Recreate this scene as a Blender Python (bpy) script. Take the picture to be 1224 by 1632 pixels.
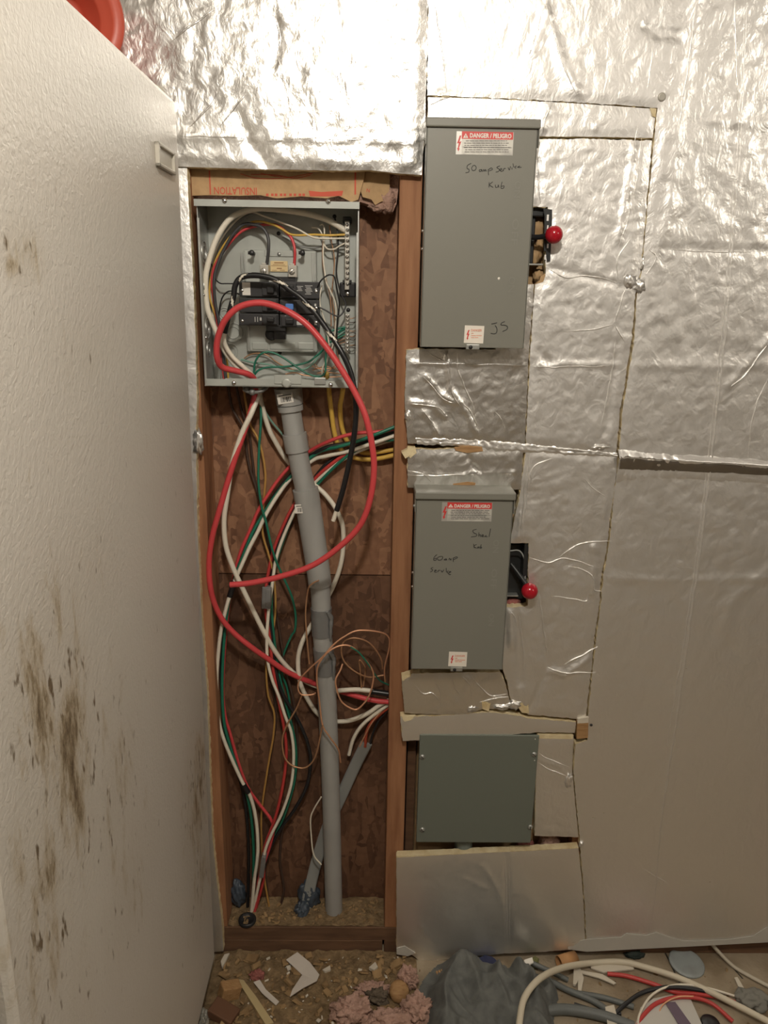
import bpy, bmesh, math, random
import numpy as np
from mathutils import Vector, Matrix, noise, geometry, kdtree

random.seed(7)
for o in list(bpy.data.objects):
    bpy.data.objects.remove(o, do_unlink=True)
SC = bpy.context.scene
COL = SC.collection

# ------------------------------------------------------------------ camera
F, CX, CY = 1226.0, 612.0, 816.0            # focal length and centre in pixels of the 1224x1632 frame
_dn = Vector((-72, 4184, 1226)).normalized()
_yw = Vector((-15, -359.5, 1226)); _yw = (_yw - _dn * _yw.dot(_dn)).normalized()
_up = -_dn
_xw = _yw.cross(_up)
CAM = Vector((0, -1.48, 1.52))
cd = bpy.data.cameras.new('camera'); cam = bpy.data.objects.new('camera', cd); COL.objects.link(cam)
cd.sensor_fit = 'VERTICAL'; cd.sensor_height = 24.0; cd.lens = 24.0 * F / 1632.0; cd.clip_start = 0.02
rw = Vector((_xw.x, _yw.x, _up.x)); dw = Vector((_xw.y, _yw.y, _up.y)); fw = Vector((_xw.z, _yw.z, _up.z))
M = Matrix((rw, -dw, -fw)).transposed().to_4x4(); M.translation = CAM
cam.matrix_world = M
SC.camera = cam

# ------------------------------------------------------------------ world, lamps, exposure
w = bpy.data.worlds.new('world'); SC.world = w; w.use_nodes = True
w.node_tree.nodes['Background'].inputs[0].default_value = (1, .9, .78, 1)
w.node_tree.nodes['Background'].inputs[1].default_value = 0.02
LAMPS = [  # position, watts, radius
    ((.04, -1.36, 2.24), 41.0, .045),
    ((2.0, -1.9, 2.27), 22.0, .05),
]
SC.view_settings.view_transform = 'Standard'; SC.view_settings.look = 'None'
SC.view_settings.gamma = 1.0; SC.view_settings.use_curve_mapping = False
SC.view_settings.exposure = 0.25

# ------------------------------------------------------------------ pixel to place
def ray(px, py):
    v = Vector((px - CX, py - CY, F)); return Vector((v.dot(_xw), v.dot(_yw), v.dot(_up)))
def at(px, py, Y=0.0):
    d = ray(px, py); return CAM + d * ((Y - CAM.y) / d.y)
def atz(px, py, Z=-.02):
    d = ray(px, py); return CAM + d * ((Z - CAM.z) / d.z)
def atx(px, py, X):
    d = ray(px, py); return CAM + d * ((X - CAM.x) / d.x)
def mpp(p):                                   # metres per pixel at a point
    return (Vector(p) - CAM).dot(fw) / F

# ------------------------------------------------------------------ materials
MATS = {}
def mat(name, col, rough=.5, metal=0.0, var=None, bump=None, coord='Object', stretch=(1, 1, 1), spec=.5, trans=0, alpha=1, sss=0):
    """var = (colour2, scale, contrast lo, hi, detail) ; bump = (scale, strength, distance, detail)"""
    if name in MATS: return MATS[name]
    m = bpy.data.materials.new(name); m.use_nodes = True; nt = m.node_tree; N = nt.nodes; L = nt.links
    b = N['Principled BSDF']
    b.inputs['Base Color'].default_value = (*col, 1); b.inputs['Roughness'].default_value = rough
    b.inputs['Metallic'].default_value = metal; b.inputs['Specular IOR Level'].default_value = spec
    if trans: b.inputs['Transmission Weight'].default_value = trans
    if alpha < 1: b.inputs['Alpha'].default_value = alpha
    if var or bump:
        tc = N.new('ShaderNodeTexCoord'); mp = N.new('ShaderNodeMapping'); mp.inputs['Scale'].default_value = stretch
        L.new(tc.outputs[coord], mp.inputs[0])
    if var:
        c2, s, lo, hi, det = var
        n = N.new('ShaderNodeTexNoise'); n.inputs['Scale'].default_value = s; n.inputs['Detail'].default_value = det
        r = N.new('ShaderNodeValToRGB'); r.color_ramp.elements[0].position = lo; r.color_ramp.elements[1].position = hi
        r.color_ramp.elements[0].color = (*col, 1); r.color_ramp.elements[1].color = (*c2, 1)
        L.new(mp.outputs[0], n.inputs['Vector']); L.new(n.outputs['Fac'], r.inputs[0]); L.new(r.outputs[0], b.inputs['Base Color'])
    if bump:
        s, st, di, det = bump
        n = N.new('ShaderNodeTexNoise'); n.inputs['Scale'].default_value = s; n.inputs['Detail'].default_value = det
        bp = N.new('ShaderNodeBump'); bp.inputs['Strength'].default_value = st; bp.inputs['Distance'].default_value = di
        L.new(mp.outputs[0], n.inputs['Vector']); L.new(n.outputs['Fac'], bp.inputs['Height']); L.new(bp.outputs[0], b.inputs['Normal'])
    MATS[name] = m; return m

foam = mat('foam core', (.72, .62, .40), .9, var=((.55, .42, .22), 40, .4, .75, 4), bump=(300, .4, .002, 3))
stud_m = mat('stud wood', (.36, .175, .085), .75, var=((.24, .105, .048), 14, .35, .7, 6), stretch=(5, 5, .5), bump=(60, .25, .002, 4))
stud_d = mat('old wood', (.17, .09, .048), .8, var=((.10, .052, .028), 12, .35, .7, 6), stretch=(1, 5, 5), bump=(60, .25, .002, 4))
kraft = mat('kraft paper', (.50, .33, .17), .8, var=((.40, .26, .13), 60, .35, .7, 5), bump=(120, .25, .002, 4))
red_print = mat('red print', (.55, .09, .05), .7)
pinkins = mat('pink insulation', (.54, .345, .275), .95, var=((.36, .22, .165), 30, .3, .7, 6), bump=(220, .9, .006, 6))
grey_paint = mat('grey enamel', (.205, .203, .175), .42, bump=(500, .06, .001, 2), spec=.4)
grey_box = mat('sage grey enamel', (.155, .172, .145), .45, bump=(400, .05, .001, 2), spec=.4)
galv = mat('galvanised steel', (.42, .43, .41), .42, .75, var=((.55, .56, .54), 26, .4, .65, 3), bump=(60, .06, .001, 3))
panel_grey = mat('panel grey paint', (.40, .42, .39), .4, .15, var=((.46, .48, .45), 18, .4, .65, 3))
steel = mat('bright screw steel', (.72, .71, .68), .25, 1.0)
lug_m = mat('aluminium lug', (.52, .50, .45), .38, .85)
black_pl = mat('black plastic', (.018, .018, .019), .38)
black_brk = mat('breaker black', (.030, .030, .032), .45, bump=(200, .1, .001, 2))
dark_metal = mat('dark steel', (.045, .047, .048), .4, .5)
blue_pl = mat('blue plastic', (.10, .24, .62), .4)
pvc = mat('grey pvc', (.36, .36, .345), .42, var=((.32, .32, .305), 9, .4, .7, 3), bump=(30, .03, .001, 2))
tape_grey = mat('grey duct tape', (.24, .245, .245), .3, .35, bump=(60, .4, .002, 4), stretch=(1, 1, 3))
tape_black = mat('black tape', (.012, .012, .013), .35, bump=(80, .2, .001, 2))
w_red = mat('red insulation', (.58, .062, .068), .38)
w_red2 = mat('dull red insulation', (.50, .05, .045), .42)
w_white = mat('white insulation', (.74, .69, .58), .4)
w_black = mat('black insulation', (.016, .016, .018), .38)
w_green = mat('green insulation', (.015, .16, .10), .38)
w_teal = mat('pale green insulation', (.20, .36, .29), .42)
w_yellow = mat('yellow sheath', (.66, .42, .08), .45)
w_orange = mat('ochre insulation', (.45, .25, .07), .5)
w_brown = mat('brown sheath', (.06, .035, .025), .5)
w_grey = mat('grey sheath', (.27, .28, .27), .5)
copper = mat('bare copper', (.78, .42, .25), .4, .6)
copper_d = mat('dull copper', (.52, .29, .16), .45, .5)
white_pl = mat('white label', (.74, .71, .65), .5)
silver_lab = mat('silver label', (.50, .49, .46), .35, .4)
yellow_lab = mat('cream label', (.72, .56, .30), .6)
ink = mat('ink', (.02, .02, .02), .6)
grey_ink = mat('grey ink', (.16, .15, .14), .6)
red_lab = mat('red label', (.60, .05, .045), .45)
pink_ink = mat('faded red ink', (.70, .28, .18), .6)
red_ball = mat('red knob', (.40, .010, .022), .16)
orange_pl = mat('orange red plastic', (.46, .075, .042), .42, sss=0)
white_scrap = mat('white scrap', (.58, .53, .44), .8, bump=(60, .3, .003, 3))
paper = mat('paper', (.60, .55, .49), .8, bump=(20, .2, .004, 3))
chipw = mat('wood chips', (.36, .235, .11), .85, var=((.21, .13, .058), 18, .35, .7, 4))
woodblk = mat('pale wood', (.42, .25, .11), .75, var=((.28, .15, .06), 30, .35, .7, 5), stretch=(1, 6, 6))
dirt_m = mat('sawdust', (.27, .185, .095), .95, var=((.14, .092, .045), 60, .35, .7, 8), bump=(160, .9, .006, 8))
cloth_m = mat('grey cloth', (.145, .15, .14), .9, var=((.10, .105, .10), 40, .4, .7, 4), bump=(350, .4, .002, 4))
navy_m = mat('navy cloth', (.03, .035, .085), .9, bump=(200, .4, .002, 4))
bluegrey = mat('blue grey plastic', (.055, .072, .095), .5, bump=(40, .4, .004, 4))
grey_disc = mat('grey lid plastic', (.30, .33, .33), .55, var=((.22, .23, .22), 22, .45, .8, 4))
clearish = mat('cloudy film', (.45, .45, .40), .25, spec=.6, alpha=.45)

def foil_material(name, rough, bs, dull=.60, mixf=.52):
    m = bpy.data.materials.new(name); m.use_nodes = True; nt = m.node_tree; N = nt.nodes; L = nt.links
    b = N['Principled BSDF']; b.inputs['Metallic'].default_value = 1.0
    b.inputs['Base Color'].default_value = (.88, .87, .84, 1); b.inputs['Roughness'].default_value = rough
    tc = N.new('ShaderNodeTexCoord')
    n1 = N.new('ShaderNodeTexNoise'); n1.inputs['Scale'].default_value = 38; n1.inputs['Detail'].default_value = 4; n1.inputs['Distortion'].default_value = .8
    n2 = N.new('ShaderNodeTexNoise'); n2.inputs['Scale'].default_value = 150; n2.inputs['Detail'].default_value = 3
    mp = N.new('ShaderNodeMapping'); mp.inputs['Scale'].default_value = (1.25, 1, .8); mp.inputs['Rotation'].default_value = (0, .5, 0)
    ad = N.new('ShaderNodeMath'); ad.operation = 'MULTIPLY_ADD'; ad.inputs[1].default_value = .22
    bp = N.new('ShaderNodeBump'); bp.inputs['Strength'].default_value = bs; bp.inputs['Distance'].default_value = .012
    L.new(tc.outputs['Object'], mp.inputs[0]); L.new(mp.outputs[0], n1.inputs['Vector']); L.new(mp.outputs[0], n2.inputs['Vector'])
    L.new(n2.outputs['Fac'], ad.inputs[0]); L.new(n1.outputs['Fac'], ad.inputs[2]); L.new(ad.outputs[0], bp.inputs['Height'])
    L.new(bp.outputs[0], b.inputs['Normal'])
    nr = N.new('ShaderNodeTexNoise'); nr.inputs['Scale'].default_value = 5; mr = N.new('ShaderNodeMapRange')
    mr.inputs['To Min'].default_value = rough - .06; mr.inputs['To Max'].default_value = rough + .08
    L.new(tc.outputs['Object'], nr.inputs['Vector']); L.new(nr.outputs['Fac'], mr.inputs[0]); L.new(mr.outputs[0], b.inputs['Roughness'])
    g = N.new('ShaderNodeBsdfPrincipled'); g.inputs['Metallic'].default_value = 1.0; g.inputs['Base Color'].default_value = (.93, .92, .90, 1); g.inputs['Roughness'].default_value = dull
    mx = N.new('ShaderNodeMixShader'); mx.inputs[0].default_value = mixf; L.new(bp.outputs[0], g.inputs['Normal'])
    L.new(b.outputs[0], mx.inputs[1]); L.new(g.outputs[0], mx.inputs[2]); L.new(mx.outputs[0], N['Material Output'].inputs[0])
    return m
foil_rough = foil_material('wrinkled foil', .27, .17, .46, .30)
foil_mid = foil_material('rumpled foil', .32, .17)
foil_smooth = foil_material('smooth foil', .32, .04)
foil_tape_m = foil_material('foil tape', .30, .15)

def osb_material(name, c1, c2, c3):
    m = bpy.data.materials.new(name); m.use_nodes = True; nt = m.node_tree; N = nt.nodes; L = nt.links
    b = N['Principled BSDF']; b.inputs['Roughness'].default_value = .7
    tc = N.new('ShaderNodeTexCoord'); prev = None
    hs = []
    for i, (ang, sx, sz) in enumerate(((.35, 55, 13), (-.6, 48, 14), (1.35, 60, 12))):
        mp = N.new('ShaderNodeMapping'); mp.inputs['Rotation'].default_value = (0, ang, 0); mp.inputs['Scale'].default_value = (sx, 1, sz)
        mp.inputs['Location'].default_value = (i * 3.1, 0, i * 1.7)
        v = N.new('ShaderNodeTexVoronoi'); v.inputs['Scale'].default_value = 1.0; v.inputs['Randomness'].default_value = 1
        L.new(tc.outputs['Object'], mp.inputs[0]); L.new(mp.outputs[0], v.inputs['Vector'])
        hs.append(v)
    sel = N.new('ShaderNodeTexNoise'); sel.inputs['Scale'].default_value = 22; L.new(tc.outputs['Object'], sel.inputs['Vector'])
    def gt(t):
        g = N.new('ShaderNodeMath'); g.operation = 'GREATER_THAN'; g.inputs[1].default_value = t; L.new(sel.outputs['Fac'], g.inputs[0]); return g
    mixes = hs[0].outputs['Color']
    for v, t in ((hs[1], .46), (hs[2], .54)):
        x = N.new('ShaderNodeMix'); x.data_type = 'RGBA'; L.new(gt(t).outputs[0], x.inputs['Factor']); L.new(mixes, x.inputs['A']); L.new(v.outputs['Color'], x.inputs['B']); mixes = x.outputs['Result']
    sp = N.new('ShaderNodeSeparateColor'); L.new(mixes, sp.inputs[0])
    gr = N.new('ShaderNodeTexNoise'); gr.inputs['Scale'].default_value = 60; gr.inputs['Detail'].default_value = 6; L.new(tc.outputs['Object'], gr.inputs['Vector'])
    ad = N.new('ShaderNodeMath'); ad.operation = 'MULTIPLY_ADD'; ad.inputs[1].default_value = .55; L.new(sp.outputs[0], ad.inputs[0])
    m2 = N.new('ShaderNodeMath'); m2.operation = 'MULTIPLY'; m2.inputs[1].default_value = .5; L.new(gr.outputs['Fac'], m2.inputs[0]); L.new(m2.outputs[0], ad.inputs[2])
    r = N.new('ShaderNodeValToRGB'); e = r.color_ramp.elements; e[0].position = .2; e[0].color = (*c1, 1); e[1].position = .85; e[1].color = (*c3, 1)
    k = e.new(.5); k.color = (*c2, 1)
    L.new(ad.outputs[0], r.inputs[0]); L.new(r.outputs[0], b.inputs['Base Color'])
    bp = N.new('ShaderNodeBump'); bp.inputs['Strength'].default_value = .5; bp.inputs['Distance'].default_value = .003
    L.new(ad.outputs[0], bp.inputs['Height']); L.new(bp.outputs[0], b.inputs['Normal'])
    return m
osb_m = osb_material('strand board', (.15, .070, .038), (.24, .118, .064), (.36, .19, .105))
osb_low = osb_material('darker strand board', (.075, .034, .018), (.125, .060, .032), (.20, .10, .055))  # lower sheet, in darker browns than the upper one

# ------------------------------------------------------------------ mesh building
_bc = {}
def bev_box(bevel, seg=2):
    pass
class MB:
    def __init__(self):
        self.v = []; self.f = []; self.m = []; self.s = []; self.mi = 0
    def add(self, vs, fs, smooth=False):
        n = len(self.v); self.v += [Vector(p) for p in vs]
        for f in fs:
            self.f.append([i + n for i in f]); self.m.append(self.mi); self.s.append(smooth)
        return self
    def box(self, lo, hi, bevel=0, R=None, c=None):
        lo = Vector(lo); hi = Vector(hi); x0, y0, z0 = lo; x1, y1, z1 = hi
        if bevel <= 0:
            vs = [(x, y, z) for z in (z0, z1) for y in (y0, y1) for x in (x0, x1)]
            fs = [(0, 2, 3, 1), (4, 5, 7, 6), (0, 1, 5, 4), (2, 6, 7, 3), (0, 4, 6, 2), (1, 3, 7, 5)]
        else:
            bm = bmesh.new(); bmesh.ops.create_cube(bm, size=1)
            for q in bm.verts:
                q.co = Vector(((x0 + x1) / 2 + q.co.x * (x1 - x0), (y0 + y1) / 2 + q.co.y * (y1 - y0), (z0 + z1) / 2 + q.co.z * (z1 - z0)))
            bmesh.ops.bevel(bm, geom=bm.edges[:] , offset=bevel, segments=2, affect='EDGES', profile=.5)
            bm.verts.index_update(); vs = [q.co.copy() for q in bm.verts]; fs = [[q.index for q in g.verts] for g in bm.faces]; bm.free()
        if R is not None:
            c = Vector(c) if c is not None else (lo + hi) / 2
            vs = [c + R @ (Vector(p) - c) for p in vs]
        return self.add(vs, fs)
    def pbox(self, px0, py0, px1, py1, yf, yb, bevel=0, ang=0):
        a, b = at(px0, py0, yf), at(px1, py1, yf); c2, d = at(px1, py0, yf), at(px0, py1, yf)
        x0 = (a.x + d.x) / 2; x1 = (b.x + c2.x) / 2; z1 = (a.z + c2.z) / 2; z0 = (b.z + d.z) / 2
        return self.box((x0, yf, z0), (x1, yb, z1), bevel, Matrix.Rotation(ang, 3, 'Y') if ang else None)
    def tube(self, pts, r, n=8, caps=True, skip=None, flat=None):
        pts = [Vector(p) for p in pts]; k = len(pts)
        rs = r if isinstance(r, (list, tuple)) else [r] * k
        T = [(pts[min(i + 1, k - 1)] - pts[max(i - 1, 0)]).normalized() for i in range(k)]
        u = T[0].cross(Vector((0, 1, 0)))
        if u.length < 1e-3: u = T[0].cross(Vector((1, 0, 0)))
        u.normalize(); vs = []
        for i in range(k):
            u = (u - T[i] * u.dot(T[i])).normalized(); b = T[i].cross(u)
            for j in range(n):
                a = 2 * math.pi * j / n; fl = flat if flat else 1
                vs.append(pts[i] + (u * math.cos(a) + b * math.sin(a) * fl) * rs[i])
        fs = []
        for i in range(k - 1):
            for j in range(n):
                if skip and skip(i, j, k, n): continue
                fs.append((i * n + j, i * n + (j + 1) % n, (i + 1) * n + (j + 1) % n, (i + 1) * n + j))
        self.add(vs, fs, True)
        if caps and not skip:
            self.add(vs[:n], [list(range(n))[::-1]]); self.add(vs[-n:], [list(range(n))])
        return self
    def cyl(self, p0, p1, r, n=16): return self.tube([p0, p1], r, n)
    def lathe(self, prof, origin, axis, n=20, smooth=True):
        axis = Vector(axis).normalized(); u = axis.orthogonal().normalized(); b = axis.cross(u); o = Vector(origin)
        vs = []; fs = []
        for (r, h) in prof:
            for j in range(n):
                a = 2 * math.pi * j / n; vs.append(o + axis * h + (u * math.cos(a) + b * math.sin(a)) * max(r, 1e-5))
        for i in range(len(prof) - 1):
            for j in range(n): fs.append((i * n + j, i * n + (j + 1) % n, (i + 1) * n + (j + 1) % n, (i + 1) * n + j))
        return self.add(vs, fs, smooth)
    def dome(self, p, axis, r, h, n=12):
        return self.lathe([(r, -h * .4), (r, h * .2), (r * .85, h * .6), (r * .5, h * .9), (0, h)], p, axis, n)
    def prism(self, poly, y0, y1):            # poly = list of (x, z); front at y0, back at y1
        n = len(poly); vs = [(x, y0, z) for x, z in poly] + [(x, y1, z) for x, z in poly]
        tri = geometry.tessellate_polygon([[Vector((x, z, 0)) for x, z in poly]])
        fs = [list(t) for t in tri] + [[a + n for a in t][::-1] for t in tri] + [(i, i + n, (i + 1) % n + n, (i + 1) % n) for i in range(n)]
        return self.add(vs, fs)
    def pprism(self, pix, y0, y1):
        return self.prism([(p.x, p.z) for p in (at(a, b, y0) for a, b in pix)], y0, y1)
    def blob(self, c, rad, amp=.3, fr=3.0, sub=3, seed=0, floor=None):
        bm = bmesh.new(); bmesh.ops.create_icosphere(bm, subdivisions=sub, radius=1)
        sv = Vector((seed * 3.7, seed * 1.3, seed * 2.1)); c = Vector(c)
        for q in bm.verts:
            d = 1 + amp * noise.fractal(q.co * fr + sv, 1.0, 2.0, 4)
            q.co = c + Vector((q.co.x * rad[0], q.co.y * rad[1], q.co.z * rad[2])) * d
            if floor is not None and q.co.z < floor: q.co.z = floor
        bm.verts.index_update(); self.add([q.co.copy() for q in bm.verts], [[q.index for q in g.verts] for g in bm.faces], True); bm.free()
        return self
    def sphere(self, c, r, seg=24):
        bm = bmesh.new(); bmesh.ops.create_uvsphere(bm, u_segments=seg, v_segments=seg // 2, radius=r)
        bm.verts.index_update(); self.add([q.co + Vector(c) for q in bm.verts], [[q.index for q in g.verts] for g in bm.faces], True); bm.free()
        return self
    def xf(self, mtx):
        self.v = [mtx @ p for p in self.v]; return self
    def build(self, name, mats, parent=None, label=None, cat=None, group=None, kind=None):
        me = bpy.data.meshes.new(name)
        if parent is not None: org = Vector(ORG[parent.name])
        else:
            xs = [p.x for p in self.v]; ys = [p.y for p in self.v]; zs = [p.z for p in self.v]
            org = Vector(((min(xs) + max(xs)) / 2, (min(ys) + max(ys)) / 2, min(zs)))
        me.from_pydata([p - org for p in self.v], [], self.f)
        if not isinstance(mats, (list, tuple)): mats = [mats]
        for m in mats: me.materials.append(m)
        me.polygons.foreach_set('material_index', self.m); me.polygons.foreach_set('use_smooth', self.s)
        me.update()
        bm = bmesh.new(); bm.from_mesh(me); bmesh.ops.recalc_face_normals(bm, faces=bm.faces); bm.to_mesh(me); bm.free()
        o = bpy.data.objects.new(name, me); COL.objects.link(o); ORG[o.name] = org
        if parent is not None: o.parent = parent
        else: o.location = org
        return tag(o, label, cat, group, kind)
ORG = {}
def tag(o, label=None, cat=None, group=None, kind=None):
    if label: o['label'] = label
    if cat: o['category'] = cat
    if group: o['group'] = group
    if kind: o['kind'] = kind
    return o
def thing(name, loc, label, cat, group=None, kind=None):
    o = bpy.data.objects.new(name, None); COL.objects.link(o); o.location = loc; o.empty_display_size = .05
    ORG[o.name] = Vector(loc); return tag(o, label, cat, group, kind)
def spline(pts, k=8):
    P = [Vector(p) for p in pts]
    if len(P) < 3: return P
    P = [P[0] * 2 - P[1]] + P + [P[-1] * 2 - P[-2]]; out = []
    for i in range(1, len(P) - 2):
        a, b, c, d = P[i - 1:i + 3]
        for j in range(k):
            t = j / k
            out.append(.5 * ((2 * b) + (c - a) * t + (2 * a - 5 * b + 4 * c - d) * t * t + (3 * b - a - 3 * c + d) * t ** 3))
    out.append(P[-2]); return out
def path3(pts):                               # pixel points, depth given on some of them, straight between
    ks = [i for i, p in enumerate(pts) if len(p) > 2]; out = []
    for i, p in enumerate(pts):
        if len(p) > 2: y = p[2]
        else:
            a = max([k for k in ks if k < i], default=ks[0]); b = min([k for k in ks if k > i], default=ks[-1])
            y = pts[a][2] if a == b else pts[a][2] + (pts[b][2] - pts[a][2]) * (i - a) / (b - a)
        out.append(at(p[0], p[1], y))
    return out
_font = {}
def text_geo(s, h, bold=0, width=None):
    """flat glyph mesh of a word: vertices (x, y) from the lower left, faces"""
    cu = bpy.data.curves.new('t', 'FONT'); cu.body = s; cu.size = 1; cu.offset = bold; cu.resolution_u = 2
    o = bpy.data.objects.new('t', cu); COL.objects.link(o); bpy.context.view_layer.update()
    me = o.to_mesh(); vs = [v.co.copy() for v in me.vertices]; fs = [list(p.vertices) for p in me.polygons]
    o.to_mesh_clear(); bpy.data.objects.remove(o, do_unlink=True); bpy.data.curves.remove(cu)
    x0 = min(v.x for v in vs); x1 = max(v.x for v in vs); y0 = min(v.y for v in vs); y1 = max(v.y for v in vs)
    sy = h / (y1 - y0); sx = sy if width is None else width / (x1 - x0)
    return [((v.x - x0) * sx, (v.y - y0) * sy) for v in vs], fs, (x1 - x0) * sx
def put_text(mb, s, origin, ex, ez, h, bold=0, width=None, ny=-.0004):
    vs, fs, wd = text_geo(s, h, bold, width); o = Vector(origin); ex = Vector(ex); ez = Vector(ez)
    mb.add([o + ex * x + ez * y + Vector((0, ny, 0)) for x, y in vs], fs); return wd
# ------------------------------------------------------------------ room shell
FZ = -.02                                     # floor level
XL, XR, YR, ZC = -1.25, 2.3, -3.3, 2.42
plaster = mat('painted board', (.26, .23, .19), .85, var=((.20, .175, .14), 3, .35, .7, 4))
ceil_m = mat('ceiling board', (.38, .35, .31), .9)
floor_m = mat('dusty subfloor', (.33, .27, .19), .92, var=((.19, .14, .085), 9, .42, .68, 8), bump=(90, .6, .004, 8))
MB().box((XL, YR, FZ - .04), (XR, .12, FZ)).build('floor', floor_m, kind='structure', label='dusty tan subfloor littered with debris')
MB().box((XL, YR, ZC), (XR, .12, ZC + .03)).build('ceiling', ceil_m, kind='structure', label='pale board ceiling')
MB().box((XL - .05, YR, FZ), (XL, .12, ZC)).build('wall_left', plaster, kind='structure', label='tan painted wall')
MB().box((XR, YR, FZ), (XR + .05, .12, ZC)).build('wall_right', plaster, kind='structure', label='tan painted wall')
MB().box((XL, YR - .05, FZ), (XR, YR, ZC)).build('wall_rear', plaster, kind='structure', label='tan painted wall')
for i, (p, wt, rad) in enumerate(LAMPS):
    t = thing('ceiling_lamp', (p[0], p[1], ZC), ['bare bulb lamp on the ceiling near the grey electrical boxes', 'bare bulb lamp on the ceiling further back in the room'][i], 'lamp', 'ceiling lamps')
    MB().lathe([(.055, 0), (.055, -.02), (.03, -.035), (.022, -.05), (.022, -.075), (0, -.075)], (p[0], p[1], ZC), (0, 0, 1), 20).build('lamp_holder', mat('white porcelain', (.7, .68, .63), .3), t)
    ld = bpy.data.lights.new('bulb', 'POINT'); ld.energy = wt; ld.shadow_soft_size = rad; ld.color = (1, .925, .815)
    lo = bpy.data.objects.new('bulb', ld); COL.objects.link(lo); lo.parent = t; lo.location = Vector(p) - Vector((p[0], p[1], ZC))

SH = .089                                     # sheathing plane behind the studs (studs' front plane is Y = 0)
wb = MB().box((XL, SH + .012, FZ), (XR, .12, ZC)).build('wall_back', osb_m, kind='structure', label='framed wall with strand board sheathing, studs and foil faced foam boards')
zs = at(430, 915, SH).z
MB().box((XL, SH, zs + .0015), (XR, SH + .012, ZC)).build('strand_board', osb_m, wb)
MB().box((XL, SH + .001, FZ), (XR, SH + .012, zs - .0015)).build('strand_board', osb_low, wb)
SLX, SRX = -.330, .0425                       # cavity sides
MB().box((SLX - .040, 0, .055), (SLX, SH - .0003, ZC), .002).build('stud', stud_m, wb)
MB().box((SRX, 0, .055), (SRX + .0405, SH - .0003, ZC), .002).build('stud', stud_m, wb)
MB().box((SRX + .0445, .026, .055), (SRX + .064, SH - .0003, .56), .002).build('stud', stud_d, wb)
MB().box((SRX + .0445, .030, .4), (SRX + .058, SH - .0003, 1.9), .001).build('stud', stud_d, wb)
for x in (.47, .88, 1.3): MB().box((x, 0, .055), (x + .0385, SH - .0003, ZC), .002).build('stud', stud_m, wb)
MB().box((XL, 0, .017), (XR, SH - .0003, .0545), .002).build('bottom_plate', stud_d, wb)
MB().box((XL, 0, FZ), (SRX - .004, SH - .0003, .0165), .002).build('lower_plate', stud_d, wb)
MB().box((SRX, .001, FZ), (XR, SH - .0003, .0165), .002).build('lower_plate', stud_d, wb)

# ------------------------------------------------------------------ foil faced foam boards
FY = -.019
def resample(poly, step, jag, seed):
    out = []; n = len(poly); s = 0.0
    for i in range(n):
        a = Vector(poly[i]); b = Vector(poly[(i + 1) % n]); L = (b - a).length; k = max(1, int(L / step)); d = (b - a) / max(L, 1e-6); nn = Vector((-d.y, d.x))
        for j in range(k):
            q = a + (b - a) * (j / k); s += step
            am = 0 if j == 0 else jag * (noise.noise(Vector((s * 60, seed * 7.3, 0))) + .8 * noise.noise(Vector((s * 190, seed * 3.1, 5))))
            out.append(q + nn * am)
    return out
def seg_d(x, z, pl):
    D = np.full(x.shape, 9.0)
    for (ax, az), (bx, bz) in zip(pl[:-1], pl[1:]):
        dx, dz = bx - ax, bz - az; L2 = dx * dx + dz * dz + 1e-12
        t = np.clip(((x - ax) * dx + (z - az) * dz) / L2, 0, 1)
        D = np.minimum(D, np.hypot(x - ax - t * dx, z - az - t * dz))
    return D
def nz(x, z, sx, sz, seed, ang=0):
    c, s = math.cos(ang), math.sin(ang); u = (x * c + z * s) * sx; v = (-x * s + z * c) * sz
    return np.array([noise.noise(Vector((a, b, seed))) for a, b in zip(u, v)])
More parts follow.
